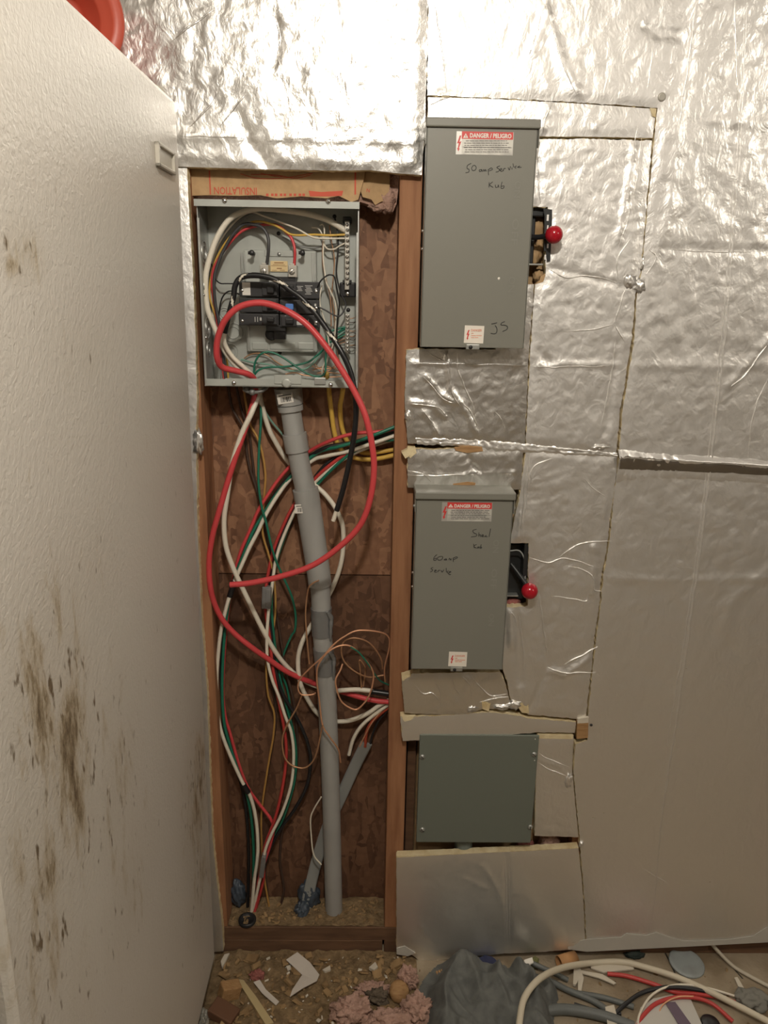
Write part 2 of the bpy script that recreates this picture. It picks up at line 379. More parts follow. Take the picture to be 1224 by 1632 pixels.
def board(label, pix, m, grid=.006, amp=.0015, jag=.0008, folds=(), creases=(), dy=0.0, thick=None, smooth_below=None, cseed=[0]):
    """pix outline; folds = (pixel polyline, height, width) pressed into the facing; creases = (pixel polyline, radius) sharp raised folds"""
    cseed[0] += 1; sd = cseed[0]; y0 = FY + dy
    poly = [(p.x, p.z) for p in (at(a, b, y0) for a, b in pix)]
    out = resample(poly, .005, jag, sd); n = len(out)
    xs = [p.x for p in out]; zs_ = [p.y for p in out]
    pts = [Vector((p.x, p.y)) for p in out]
    gx = np.arange(min(xs), max(xs), grid); gz = np.arange(min(zs_), max(zs_), grid)
    X, Z = np.meshgrid(gx, gz); X = X + (np.random.RandomState(sd).rand(*X.shape) - .5) * grid * .5; Z = Z + (np.random.RandomState(sd + 50).rand(*Z.shape) - .5) * grid * .5
    X = X.ravel(); Z = Z.ravel()
    ins = np.zeros(X.shape, bool); j = n - 1          # inside test
    for i in range(n):
        xi, zi, xj, zj = xs[i], zs_[i], xs[j], zs_[j]
        if zi != zj:
            c = ((zi > Z) != (zj > Z)) & (X < (xj - xi) * (Z - zi) / (zj - zi) + xi); ins ^= c
        j = i
    X = X[ins]; Z = Z[ins]
    D = seg_d(X, Z, [(p.x, p.y) for p in out] + [(out[0].x, out[0].y)]); ok = D > grid * .45; X = X[ok]; Z = Z[ok]
    pts += [Vector((a, b)) for a, b in zip(X, Z)]
    res = geometry.delaunay_2d_cdt(pts, [], [list(range(n))], 1, 1e-6)
    V = res[0]; T = res[2]; x = np.array([p.x for p in V]); z = np.array([p.y for p in V])
    h = amp * (.7 * (1 - 2 * np.abs(nz(x, z, 16, 10, sd, .5))) + .7 * nz(x, z, 38, 24, sd + 9, -.5) + .75 * (1 - 2 * np.abs(nz(x, z, 34, 60, sd + 3, .3))))
    if smooth_below is not None: h *= np.clip((z - smooth_below[0]) / (smooth_below[1] - smooth_below[0]), .06, 1)
    for pl, hh, wd in folds:
        w2 = [(p.x, p.z) for p in (at(a, b, y0) for a, b in pl)]
        h = h + hh * np.exp(-(seg_d(x, z, w2) / wd) ** 2)
    ed = seg_d(x, z, [(p.x, p.y) for p in out] + [(out[0].x, out[0].y)])
    h = np.maximum(h + amp * .9, -.0009) * np.clip(ed / .014, .12, 1)
    fo = MB(); fo.add([(a, y0 - c, b) for a, b, c in zip(x, z, h)], T, True)
    bd = fo.build('foam_board', m, wb, label=label)
    co = resample(poly, .005, jag * 1.3 + .0004, sd + 31)
    MB().prism([(p.x, p.y) for p in co], y0 + .0012, y0 + (thick or .0188)).build('foam_core', foam, bd)
    if creases:
        cm = MB(); kd = kdtree.KDTree(len(x))
        for i in range(len(x)): kd.insert((x[i], 0, z[i]), i)
        kd.balance()
        for pl, r in creases:
            q = spline([at(a, b, y0) for a, b in pl], 10)
            q = [p + Vector((noise.noise(p * 40) * .002, 0, noise.noise(p * 40 + Vector((9, 9, 9))) * .002)) for p in q]
            for p in q:
                nb_ = kd.find_n((p.x, 0, p.z), 3); p.y = y0 - sum(h[i] for _, i, _ in nb_) / 3 - r * .15
            k = len(q); cm.tube(q, [r * 1.45 * min(1, 4 * min(i, k - 1 - i) / k + .1) for i in range(k)], 5)
        cm.build('foil_crease', m, bd)
    return bd

board('bright wrinkled foil sheet above the breaker panel',
      [(-260, -260), (683, -260), (681, 60), (678, 185), (672, 279), (640, 277), (590, 271), (540, 272), (430, 270), (299, 266), (-260, 260)],
      foil_rough, .006, .0019, .0006,
      folds=[([(285, 218), (400, 220), (520, 222), (660, 226)], .002, .006), ([(380, 180), (395, 225), (425, 268)], -.003, .008), ([(440, 30), (446, 70), (438, 100)], -.003, .006)],
      creases=[([(285, 218), (350, 219), (392, 222)], .0009), ([(378, 175), (388, 205), (396, 226)], .0009), ([(440, 28), (447, 62), (440, 95)], .0011), ([(405, 60), (413, 120), (408, 160)], .001),
               ([(435, 220), (520, 222), (640, 224)], .0006), ([(270, 70), (310, 40), (345, 15)], .0012), ([(300, 205), (335, 170), (350, 140)], .0011), ([(350, 205), (380, 165), (392, 150)], .0011)])
board('narrow foil faced strip between the white refrigerator and left stud',
      [(-260, 266), (298, 268), (301, 330), (307, 430), (312, 560), (314, 640), (312, 690), (315, 853), (322, 1000), (330, 1100), (338, 1328), (346, 1410), (354, 1475), (356, 1516), (-260, 1545)],
      foil_mid, .012, .0012, .0008, dy=.001)
board('large foil sheet covering the right side of the wall',
      [(685, -260), (1722, -260), (1312, 1495), (1224, 1500), (1130, 1503), (1030, 1509), (935, 1513), (932, 1440), (929, 1400), (925, 1352), (924, 1335), (919, 1285), (914, 1230), (917, 1186), (936, 1180), (938, 1130), (951, 1010),
       (958, 960), (961, 920), (969, 880), (976, 820), (979, 780), (986, 740), (991, 660), (1001, 600), (1011, 540), (1015, 470), (1023, 430), (1031, 340), (1041, 240), (1048, 172), (950, 165), (865, 160), (760, 155), (681, 152)],
      foil_mid, .0065, .0013, .0020, smooth_below=(.35, 1.05),
      folds=[([(1110, 0), (1092, 130), (1078, 220), (1075, 260), (1066, 340), (1040, 420)], .002, .008), ([(1130, 193), (1224, 198)], .0015, .007), ([(1060, 396), (1224, 400)], -.0016, .006),
             ([(985, 582), (1224, 584)], .0014, .005), ([(968, 922), (1100, 924), (1224, 921)], .0014, .006), ([(1224, 540), (1190, 580), (1160, 615)], .003, .006), ([(1030, 40), (1050, 55), (1080, 56)], -.003, .008),
             ([(870, 20), (900, 110), (930, 165)], .003, .008), ([(870, 20), (850, 80)], .003, .008), ([(1224, 910), (1170, 950), (1150, 1000)], .002, .012)],
      creases=[([(1190, 0), (1180, 200), (1168, 380), (1152, 560), (1133, 730), (1118, 860), (1104, 960), (1090, 1060), (1076, 1165), (1064, 1240), (1052, 1330), (1045, 1420), (1036, 1490)], .0016),
               ([(1186, 20), (1176, 200), (1163, 380), (1147, 560), (1128, 730), (1113, 860), (1099, 960), (1084, 1060), (1066, 1165), (1060, 1230)], .0011),
               ([(1170, 0), (1172, 90), (1176, 180)], .0014), ([(1108, 0), (1094, 110), (1085, 165), (1076, 230)], .001), ([(1038, 75), (1036, 110), (1030, 145)], .0009),
               ([(1224, 545), (1205, 572), (1185, 600), (1160, 618)], .0011), ([(1224, 600), (1200, 660), (1192, 735)], .0009), ([(866, 10), (850, 70), (842, 90)], .0011), ([(872, 25), (895, 100), (920, 155)], .001),
               ([(690, 0), (702, 60), (712, 150)], .0011), ([(1068, 900), (1224, 921)], .0006), ([(1058, 1058), (1080, 1060)], .0006), ([(1058, 396), (1130, 402), (1220, 400)], .0006),
               ([(1033, 395), (1045, 410), (1028, 440)], .001), ([(945, 1070), (966, 1070)], .0007), ([(1020, 1380), (1050, 1400), (1066, 1408)], .0006)])
board('thin foil strip above and right of the upper disconnect box',
      [(682, 155), (760, 157), (865, 162), (950, 167), (1046, 174), (1040, 220), (950, 218), (682, 216)], foil_mid, .006, .0009, .0006, dy=.0006,
      folds=[([(876, 165), (866, 190), (862, 218)], .003, .005), ([(950, 200), (948, 218)], .002, .004)], creases=[([(880, 166), (868, 192), (865, 216)], .001), ([(948, 195), (950, 217)], .0008), ([(684, 168), (700, 160), (716, 156)], .001)])
board('large rumpled foil piece right of the upper disconnect box',
      [(800, 224), (862, 222), (950, 222), (1039, 224), (1029, 340), (1021, 430), (1012, 470), (1007, 540), (997, 600), (987, 660), (982, 722), (930, 719), (880, 713), (838, 711), (845, 560), (853, 453), (866, 449), (869, 440), (873, 330), (800, 327)],
      foil_mid, .005, .0013, .0017, dy=-.0008,
      folds=[([(1012, 230), (1000, 300), (985, 380)], .003, .006), ([(870, 425), (930, 440), (980, 452)], -.002, .005), ([(845, 585), (900, 580), (985, 582)], .0018, .004), ([(860, 560), (875, 580)], -.003, .007), ([(985, 545), (975, 620), (965, 690)], -.003, .008), ([(858, 230), (860, 325)], -.003, .004)],
      creases=[([(1016, 200), (1008, 250), (1003, 300), (1000, 350), (982, 400)], .0011), ([(1022, 220), (1012, 300), (1008, 370)], .0009), ([(1005, 380), (985, 410), (982, 445)], .001), ([(868, 425), (900, 442), (940, 440), (983, 450)], .0009), ([(870, 450), (930, 432)], .0007),
               ([(900, 528), (940, 525), (978, 517)], .001), ([(978, 517), (986, 530), (996, 545)], .001), ([(998, 458), (986, 490), (978, 517)], .001), ([(980, 540), (978, 570), (970, 620), (955, 690)], .001), ([(850, 583), (880, 585), (980, 582)], .0007), ([(960, 575), (975, 553)], .0007), ([(864, 224), (858, 270), (861, 325)], .0012)])
board('rumpled foil piece directly beneath the upper disconnect box',
      [(648, 558), (662, 556), (790, 557), (790, 454), (851, 453), (843, 560), (836, 711), (750, 709), (700, 706), (650, 707), (645, 640)],
      foil_rough, .0045, .0014, .0013, dy=-.0004,
      folds=[([(710, 560), (718, 620), (740, 650), (760, 690)], .0035, .004), ([(652, 578), (845, 581)], .002, .003), ([(680, 600), (705, 630), (725, 642)], .003, .004), ([(652, 640), (690, 645), (710, 665)], .003, .004), ([(675, 655), (700, 695)], .003, .004)],
      creases=[([(708, 558), (716, 590), (720, 625), (735, 648)], .0011), ([(728, 560), (730, 590), (742, 620), (755, 655), (763, 695)], .0011), ([(675, 600), (692, 620), (705, 635), (725, 642)], .001), ([(650, 641), (675, 645), (700, 650), (712, 668)], .001), ([(672, 650), (686, 670), (702, 697)], .001),
               ([(735, 640), (752, 660), (762, 680)], .0012), ([(652, 579), (740, 580), (842, 582)], .0007), ([(680, 560), (712, 578), (728, 578)], .0009), ([(788, 655), (800, 672), (808, 690)], .0008), ([(716, 650), (714, 700)], .0007), ([(771, 560), (770, 635)], .0006)])
board('foil strip lying just above the lower disconnect box',
      [(649, 714), (690, 717), (740, 713), (834, 715), (830, 780), (800, 779), (745, 778), (650, 777)], foil_rough, .0045, .0015, .0013, dy=-.001,
      folds=[([(740, 716), (752, 740), (765, 752)], -.003, .004), ([(650, 755), (720, 757), (820, 752)], .002, .004)],
      creases=[([(650, 757), (700, 757), (760, 755)], .0008), ([(712, 712), (714, 775)], .0008), ([(650, 750), (675, 755), (690, 770)], .001), ([(770, 752), (785, 764)], .001)])
board('long foil piece right of the lower disconnect box',
      [(838, 715), (880, 717), (930, 723), (984, 727), (979, 780), (973, 820), (966, 880), (958, 920), (955, 960), (948, 1010), (935, 1130), (932, 1147), (880, 1142), (842, 1139), (815, 1121), (808, 1085), (802, 1068), (800, 1050), (806, 968), (836, 967), (841, 965), (843, 866), (812, 865), (828, 790)],
      foil_mid, .005, .0013, .0017, dy=-.0006,
      folds=[([(838, 720), (832, 780), (826, 860)], .004, .004), ([(820, 972), (826, 1010), (830, 1090)], -.004, .007), ([(858, 940), (862, 990), (872, 1060)], -.004, .005), ([(945, 870), (946, 900), (943, 945)], .003, .005), ([(880, 1068), (900, 1075), (950, 1040)], .004, .007), ([(812, 975), (816, 1030)], .004, .008), ([(872, 1065), (845, 1130)], -.004, .006)],
      creases=[([(840, 718), (836, 770), (829, 862)], .0013), ([(845, 718), (840, 780), (832, 862)], .001), ([(843, 888), (870, 896), (900, 890), (955, 904)], .001), ([(890, 888), (925, 866), (975, 862)], .001), ([(900, 900), (935, 910), (945, 925), (946, 940), (960, 943)], .001), ([(858, 940), (866, 1000), (873, 1055)], .0013),
               ([(898, 1058), (925, 1045), (952, 1030)], .0013), ([(872, 1064), (900, 1070), (950, 1072)], .0012), ([(846, 912), (862, 911)], .0008), ([(880, 950), (910, 953), (935, 957), (936, 940)], .0009), ([(812, 972), (820, 985), (824, 1000)], .0012), ([(826, 975), (833, 1030), (836, 1080)], .0012), ([(880, 730), (850, 745), (845, 775)], .001), ([(965, 790), (945, 778), (930, 762)], .0008)])
board('short wrinkled foil piece under the lower disconnect box',
      [(640, 1079), (658, 1073), (720, 1072), (797, 1071), (806, 1090), (813, 1122), (808, 1131), (770, 1129), (750, 1137), (700, 1139), (645, 1136)], foil_rough, .0045, .0015, .0014, dy=-.001,
      folds=[([(700, 1080), (715, 1110), (730, 1120)], .002, .004), ([(740, 1075), (760, 1100), (790, 1110)], .002, .004)],
      creases=[([(655, 1085), (675, 1104), (690, 1105), (706, 1125)], .0009), ([(690, 1083), (700, 1100), (703, 1135)], .0008), ([(718, 1076), (725, 1095), (735, 1110)], .0009), ([(735, 1075), (748, 1090), (752, 1112)], .0009), ([(750, 1074), (765, 1095), (785, 1108), (808, 1105)], .001), ([(765, 1118), (790, 1112), (811, 1110)], .0012)])
board('plain dull foil strip above the lidded junction box',
      [(638, 1142), (700, 1141), (780, 1135), (830, 1141), (842, 1145), (918, 1151), (916, 1168), (860, 1167), (800, 1172), (730, 1177), (642, 1181)], foil_smooth, .006, .0005, .0016, dy=-.0016)
board('narrow foil piece right of the lidded junction box',
      [(856, 1173), (914, 1173), (912, 1230), (917, 1285), (922, 1334), (852, 1332)], foil_mid, .005, .0010, .0010,
      folds=[([(858, 1210), (890, 1220), (906, 1235)], .002, .004)], creases=[([(858, 1200), (875, 1210), (908, 1222)], .0009), ([(857, 1215), (880, 1228), (905, 1236)], .0009), ([(868, 1178), (880, 1195)], .0007), ([(870, 1256), (905, 1258)], .0005)])
board('bottom foil panel beneath the lidded junction box',
      [(632, 1367), (700, 1363), (800, 1358), (922, 1352), (927, 1400), (930, 1440), (933, 1511), (870, 1517), (800, 1520), (735, 1526), (672, 1534), (655, 1521), (632, 1518)], foil_smooth, .006, .0006, .0010, dy=-.002,
      folds=[([(807, 1362), (809, 1440), (811, 1515)], -.003, .004), ([(770, 1380), (790, 1410), (800, 1440)], .002, .006), ([(740, 1400), (775, 1415)], .0015, .005), ([(670, 1475), (690, 1500)], .002, .006)],
      creases=[([(805, 1362), (807, 1440), (809, 1515)], .0009), ([(811, 1362), (812, 1440), (813, 1515)], .0007)])

# foil tape over the joint at right, folded so that its upper face tips to the floor
def strip(name, label, top, bot, prof, m, parent, nu=90, namp=.001, seed=3):
    """a long strip between two pixel lines; prof = (share from top to bottom, how far it stands out)"""
    vs = []; fs = []; nv = len(prof)
    def lerp(pl, t):
        k = t * (len(pl) - 1); i = min(int(k), len(pl) - 2); return Vector(pl[i]).lerp(Vector(pl[i + 1]), k - i)
    for i in range(nu + 1):
        t = i / nu; a = lerp(top, t); b = lerp(bot, t)
        for j, (s, o) in enumerate(prof):
            q = a.lerp(b, s); p = at(q.x, q.y, FY)
            p.y -= o * (.75 + .5 * noise.noise(Vector((t * 14, s * 3, seed)))) + namp * noise.noise(Vector((t * 45, s * 7, seed + 4))) + .0012
            p.z += namp * 1.2 * noise.noise(Vector((t * 40, s * 3, seed + 8)))
            vs.append(p)
    for i in range(nu):
        for j in range(nv - 1): fs.append((i * nv + j, i * nv + j + 1, (i + 1) * nv + j + 1, (i + 1) * nv + j))
    return MB().add(vs, fs, True).build(name, m, parent, label=label)
strip('foil_tape', 'foil tape over the board joint at right', [(985, 716), (1080, 722), (1475, 746)], [(982, 768), (1080, 764), (1475, 788)],
      [(0, 0), (.1, .003), (.2, .0115), (.24, .0125), (.42, .0075), (.58, .002), (.66, .003), (.75, .0015), (.9, .0025), (1, 0)], foil_tape_m, wb)
strip('foil_tape', 'folded edge of the foil tape at right with its dark reflection painted in', [(986, 723), (1080, 730), (1475, 753)], [(986, 747), (1080, 750), (1475, 770)], [(0, .003), (.12, .0135), (.2, .014), (.6, .009), (1, .003)], mat('dark reflection tape', (.30, .275, .24), .4, .9, bump=(40, .2, .004, 3)), wb, 90, .0012, 23)  # dark floor reflection of the downturned fold put into the tape's colour
strip('foil_tape', 'torn crumpled foil along the joint above the lower box', [(662, 697), (740, 699), (800, 703), (860, 709), (930, 716), (984, 722)], [(665, 708), (740, 711), (800, 721), (860, 722), (930, 726), (984, 728)],
      [(0, 0), (.25, .003), (.4, .001), (.6, .0045), (.8, .002), (1, .0)], foil_tape_m, wb, 120, .0028, 11)
# crumples, caps and torn bits
def crumple(label, px, py, rx, rz, seed, m=foil_tape_m, ry=.006):
    p = at(px, py, FY); b = MB().blob((p.x, FY - .001, p.z), (rx, ry, rz), .75, 2.6, 3, seed)
    return b.build('crumpled_foil', m, wb, label=label)
crumple('crumpled foil knot on the right hand joint', 1004, 447, .011, .013, 2); crumple(None, 1019, 456, .009, .012, 3)
crumple(None, 905, 1243, .008, .016, 4, ry=.004); crumple('torn foil edge below lower box', 820, 1122, .013, .010, 5); crumple(None, 800, 1125, .018, .006, 6)
crumple(None, 955, 712, .014, .005, 7); crumple(None, 1023, 421, .003, .010, 8); crumple(None, 650, 662, .006, .010, 9, ry=.004)
crumple('torn foil flap by the left stud', 316, 703, .009, .022, 12, ry=.005)
crumple(None, 926, 1345, .005, .007, 14, ry=.003); crumple(None, 735, 778, .016, .003, 15, ry=.005); crumple(None, 752, 1128, .012, .008, 16, ry=.004)
for (px, py, r) in ((1054, 155, .0072), (660, 257, .0065)):
    p = at(px, py, FY); MB().lathe([(r, .002), (r, -.0025), (r * .85, -.0042), (r * .5, -.0036), (0, -.0040)], p, (0, 1, 0), 18).build('cap_nail', mat('dull cap', (.42, .40, .35), .5, .3), wb)
p = at(942, 1155, FY); MB().lathe([(.003, .001), (.003, -.002), (0, -.003)], p, (0, 1, 0), 10).build('cap_nail', dark_metal, wb)
def fbit(pix, yf, yb, m, nm='foam_scrap'): return MB().pprism(pix, yf, yb).build(nm, m, wb)
fbit([(724, 713), (745, 711), (768, 712), (770, 719), (745, 722), (726, 718)], FY - .005, FY, woodblk)
fbit([(722, 771), (745, 768), (758, 770), (756, 777), (724, 778)], FY - .004, FY, woodblk)
fbit([(920, 1150), (938, 1147), (937, 1176), (919, 1178)], FY - .006, FY + .004, woodblk); fbit([(921, 1146), (938, 1143), (938, 1152), (920, 1153)], FY - .0065, FY - .001, white_scrap)
fbit([(818, 1117), (842, 1122), (843, 1137), (832, 1136)], FY - .003, FY + .01, foam); fbit([(768, 1118), (782, 1120), (779, 1134), (769, 1130)], FY - .004, FY + .01, foam)
fbit([(640, 1076), (655, 1074), (655, 1084), (641, 1085)], FY - .002, FY + .01, foam); fbit([(640, 1142), (662, 1141), (655, 1148), (644, 1150)], FY - .004, FY + .002, foam)
fbit([(650, 712), (662, 713), (664, 722), (654, 730), (647, 724)], FY - .004, FY + .012, foam); fbit([(640, 721), (650, 716), (654, 726), (646, 731)], FY - .006, FY + .012, foam)
fbit([(857, 1171), (914, 1172), (913, 1178), (858, 1177)], FY - .0015, FY + .01, foam); fbit([(633, 1364), (720, 1361), (820, 1357), (922, 1350), (922, 1356), (820, 1364), (720, 1368), (633, 1371)], FY - .0005, FY + .016, foam)
fbit([(1036, 172), (1046, 173), (1045, 187), (1040, 185)], FY - .002, FY + .01, foam); fbit([(862, 440), (869, 436), (868, 449), (853, 453), (860, 447)], FY - .001, FY + .012, kraft)
# torn white facing paper along the foot of the right boards
fbit([(905, 1513), (905, 1504), (935, 1497), (990, 1494), (998, 1488), (1030, 1491), (1046, 1486), (1062, 1492), (1090, 1500), (1130, 1499), (1165, 1497), (1200, 1492), (1222, 1478), (1240, 1470), (1240, 1501), (1130, 1507), (1030, 1512), (935, 1517)], FY - .0032, FY - .002, mat('torn white facing', (.50, .48, .43), .75, bump=(40, .3, .003, 4)), 'torn_facing')
fbit([(632, 1512), (645, 1508), (662, 1519), (650, 1524), (632, 1521)], FY - .0045, FY - .0025, mat('torn white facing', (.5, .48, .43)), 'torn_facing')
for q in ((1078, 1066), (1113, 945), (962, 1295), (948, 1303), (945, 1302), (1131, 1405), (1093, 1065)):
    p = at(q[0], q[1], FY); MB().blob((p.x, FY - .0008, p.z), (.0018, .001, .0010), .4, 2, 2, q[0]).build('white_fleck', white_scrap, wb)

# insulation behind the boards right of the stud
MB().box((.108, .036, .06), (.86, SH - .001, 2.35), .01).build('insulation_batt', kraft, label='tan kraft faced insulation filling the bay behind the grey boxes', cat='insulation')
# ------------------------------------------------------------------ refrigerator
def fridge_material(ells):
    m = bpy.data.materials.new('stained white enamel'); m.use_nodes = True; nt = m.node_tree; N = nt.nodes; L = nt.links
    b = N['Principled BSDF']; b.inputs['Roughness'].default_value = .38
    tc = N.new('ShaderNodeTexCoord'); src = tc.outputs['Object']
    tot = None
    for cy, cz, ry, rz, amt in ells:
        s = N.new('ShaderNodeVectorMath'); s.operation = 'SUBTRACT'; s.inputs[1].default_value = (0, cy, cz); L.new(src, s.inputs[0])
        k = N.new('ShaderNodeVectorMath'); k.operation = 'MULTIPLY'; k.inputs[1].default_value = (0, 1 / ry, 1 / rz); L.new(s.outputs[0], k.inputs[0])
        ln = N.new('ShaderNodeVectorMath'); ln.operation = 'LENGTH'; L.new(k.outputs[0], ln.inputs[0])
        r = N.new('ShaderNodeMapRange'); r.inputs['From Min'].default_value = 1.15; r.inputs['From Max'].default_value = .1; r.inputs['To Max'].default_value = amt
        L.new(ln.outputs['Value'], r.inputs['Value'])
        if tot is None: tot = r.outputs[0]
        else:
            x = N.new('ShaderNodeMath'); x.operation = 'MAXIMUM'; L.new(tot, x.inputs[0]); L.new(r.outputs[0], x.inputs[1]); tot = x.outputs[0]
    mp = N.new('ShaderNodeMapping'); mp.inputs['Scale'].default_value = (1, 34, 11); L.new(src, mp.inputs[0])
    n = N.new('ShaderNodeTexNoise'); n.inputs['Scale'].default_value = 1.0; n.inputs['Detail'].default_value = 7; n.inputs['Roughness'].default_value = .68; L.new(mp.outputs[0], n.inputs['Vector'])
    ad = N.new('ShaderNodeMath'); ad.operation = 'MULTIPLY_ADD'; ad.inputs[1].default_value = .27; L.new(tot, ad.inputs[0]); L.new(n.outputs['Fac'], ad.inputs[2])
    def ramp(a, c):
        r = N.new('ShaderNodeMapRange'); r.inputs['From Min'].default_value = a; r.inputs['From Max'].default_value = c; L.new(ad.outputs[0], r.inputs['Value']); return r
    def mix(f, A, B):
        x = N.new('ShaderNodeMix'); x.data_type = 'RGBA'; L.new(f, x.inputs['Factor'])
        (L.new(A, x.inputs['A']) if not isinstance(A, tuple) else setattr(x.inputs['A'], 'default_value', (*A, 1))); x.inputs['B'].default_value = (*B, 1); return x.outputs['Result']
    hz = N.new('ShaderNodeMath'); hz.operation = 'MULTIPLY'; hz.inputs[1].default_value = .55; L.new(tot, hz.inputs[0])
    hn = N.new('ShaderNodeMath'); hn.operation = 'MULTIPLY'; L.new(hz.outputs[0], hn.inputs[0]); L.new(n.outputs['Fac'], hn.inputs[1])
    c = mix(hn.outputs[0], (.63, .60, .545), (.36, .29, .18))
    mp3 = N.new('ShaderNodeMapping'); mp3.inputs['Scale'].default_value = (1, 85, 34); L.new(src, mp3.inputs[0])
    n3 = N.new('ShaderNodeTexNoise'); n3.inputs['Scale'].default_value = 1.0; n3.inputs['Detail'].default_value = 4; L.new(mp3.outputs[0], n3.inputs['Vector'])
    a3 = N.new('ShaderNodeMath'); a3.operation = 'MULTIPLY_ADD'; a3.inputs[1].default_value = .17; L.new(tot, a3.inputs[0]); L.new(n3.outputs['Fac'], a3.inputs[2])
    r3 = N.new('ShaderNodeMapRange'); r3.inputs['From Min'].default_value = .70; r3.inputs['From Max'].default_value = .80; L.new(a3.outputs[0], r3.inputs['Value'])
    c = mix(r3.outputs[0], c, (.16, .12, .075))
    c = mix(ramp(.66, .86).outputs[0], c, (.42, .34, .22))
    c = mix(ramp(.76, .92).outputs[0], c, (.13, .095, .06))
    L.new(c, b.inputs['Base Color'])
    n2 = N.new('ShaderNodeTexNoise'); n2.inputs['Scale'].default_value = 150; n2.inputs['Detail'].default_value = 2; n2.inputs['Distortion'].default_value = .6; L.new(src, n2.inputs['Vector'])
    bp = N.new('ShaderNodeBump'); bp.inputs['Strength'].default_value = .28; bp.inputs['Distance'].default_value = .003
    L.new(n2.outputs['Fac'], bp.inputs['Height']); L.new(bp.outputs[0], b.inputs['Normal'])
    return m
FX = -.348
FLOC = Vector((FX - .33, -.47, FZ))
def fyz(px, py):
    p = atx(px, py, FX + .004)
    p = atx(px, py, FX + (p.z - FZ) * math.tan(math.radians(.45))); return p.y - FLOC.y, p.z - FLOC.z
ells = []
for (px, py, wx, wz, a) in ((105, 1200, .14, .26, .95), (70, 1440, .12, .22, .8), (316, 1270, .16, .20, 1.0), (322, 1400, .14, .14, .8), (30, 400, .06, .035, 1.0), (15, 420, .03, .02, 1.2), (200, 1420, .16, .14, .55), (180, 1250, .14, .22, .6), (60, 1120, .10, .12, .9), (100, 980, .2, .12, .45), (130, 560, .12, .05, .42), (120, 1580, .1, .15, .5)):
    y, z = fyz(px, py); ells.append((y, z, wx, wz, a))
fr_m = fridge_material(ells)
fr = thing('refrigerator', FLOC, 'tall white refrigerator with mould stained side at left of frame', 'refrigerator')
def fb(name, lo, hi, bev, m, parent=fr): return MB().box(FLOC + Vector(lo), FLOC + Vector(hi), bev).build(name, m, parent)
body = fb('cabinet', (-.33, -.430, .06), (.33, .405, 1.835), .008, fr_m)
door_m = mat('yellowed enamel', (.26, .20, .10), .45)
dr = fb('door', (-.33, -.480, .42), (.324, -.445, 1.835), .012, door_m)
fb('door_gasket', (-.32, -.445, .43), (.305, -.430, 1.82), .003, mat('grey gasket', (.25, .24, .21), .7), dr)
fb('kick_plate', (-.33, -.44, .06), (.327, -.431, .40), .004, mat('dusty grey plate', (.11, .10, .085), .8, var=((.07, .062, .05), 14, .4, .7, 6)))
p = FLOC + Vector((.290, -.44, .355)); MB().lathe([(.017, 0), (.017, .006), (.012, .010), (.008, .007), (0, .008)], p, (0, -1, 0), 18).build('hinge_bolt', mat('worn steel', (.2, .19, .17), .5, .6), fr)
for x, y in ((-.28, -.35), (.28, -.35), (-.28, .35), (.28, .35)):
    MB().lathe([(.022, 0), (.022, .012), (.010, .016), (.010, .07)], FLOC + Vector((x, y, 0)), (0, 0, 1), 14).build('foot', dark_metal, fr)
fr.rotation_euler = (math.radians(-.3), math.radians(.45), 0)
# little spacer clip on the side, top tab
y, z = fyz(258, 247); ya = fyz(245, 240)[0]; yb_ = fyz(272, 252)[0]; hl = (yb_ - ya) / 2
clip = MB(); c0 = FLOC + Vector((.33, y, z))
for lo, hi in (((0, -hl, -.017), (.007, -hl + .008, .017)), ((0, hl - .008, -.017), (.007, hl, .017)), ((0, -hl, .012), (.007, hl, .017)), ((0, -hl, -.017), (.007, hl, -.012)), ((0, -hl + .004, -.014), (.0025, hl - .004, .014))):
    clip.box(c0 + Vector(lo), c0 + Vector(hi), .0012)
clip.build('spacer_clip', mat('aged white plastic', (.52, .49, .42), .45), fr)
y, z = fyz(268, 150); c0 = FLOC + Vector((.312, y - .01, 1.835))
MB().lathe([(.014, -.006), (.014, .004), (.010, .009), (0, .010)], c0, (0, 0, 1), 16).build('hinge_cap', mat('aged white plastic', (.52, .49, .42), .45), fr)

# orange tub on top of it
tp = at(112, 22, -.16); tr = (tp.z - 1.823) / .120
MB().lathe([(r_ * tr, h_ * tr) for r_, h_ in [(0, .085), (.020, .086), (.026, .100), (.050, .100), (.058, .094), (.070, .030), (.074, .022), (.082, .018), (.092, .004), (.096, .0), (.116, -.003), (.120, 0), (.116, .004), (.100, .006), (.090, .024), (.078, .032), (.064, .104), (.054, .108), (0, .108)]],
           tp, (-.52, .80, .10), 56).build('plastic_tub', orange_pl, label='orange-red plastic tub on its side on top of the refrigerator', cat='tub')

# ------------------------------------------------------------------ insulation batt above the panel
bt = thing('insulation_batt', at(460, 318, .05), 'torn kraft faced insulation with red print above the breaker panel', 'insulation')
def kp(pix, yf, yb): return MB().pprism(pix, yf, yb)
kp([(296, 250), (584, 250), (580, 285), (571, 318), (560, 322), (540, 312), (520, 316), (480, 313), (440, 316), (415, 311), (380, 312), (330, 311), (299, 312)], .012, .020).build('kraft_facing', kraft, bt)
kp([(583, 250), (622, 250), (621, 300), (616, 318), (606, 322), (598, 327), (592, 318), (578, 314), (575, 305)], .020, .030).build('kraft_flap', kraft, bt)
MB().pprism([(296, 250), (638, 250), (635, 300), (632, 325), (626, 338), (612, 333), (600, 330), (575, 322), (299, 316)], .031, .085).build('fibre', pinkins, bt)
b = MB(); p = at(618, 318, .03); b.blob(p, (.014, .012, .022), .4, 3, 3, 5); p = at(606, 330, .035); b.blob(p, (.020, .014, .009), .4, 3, 3, 6); b.build('fibre_tuft', pinkins, bt)
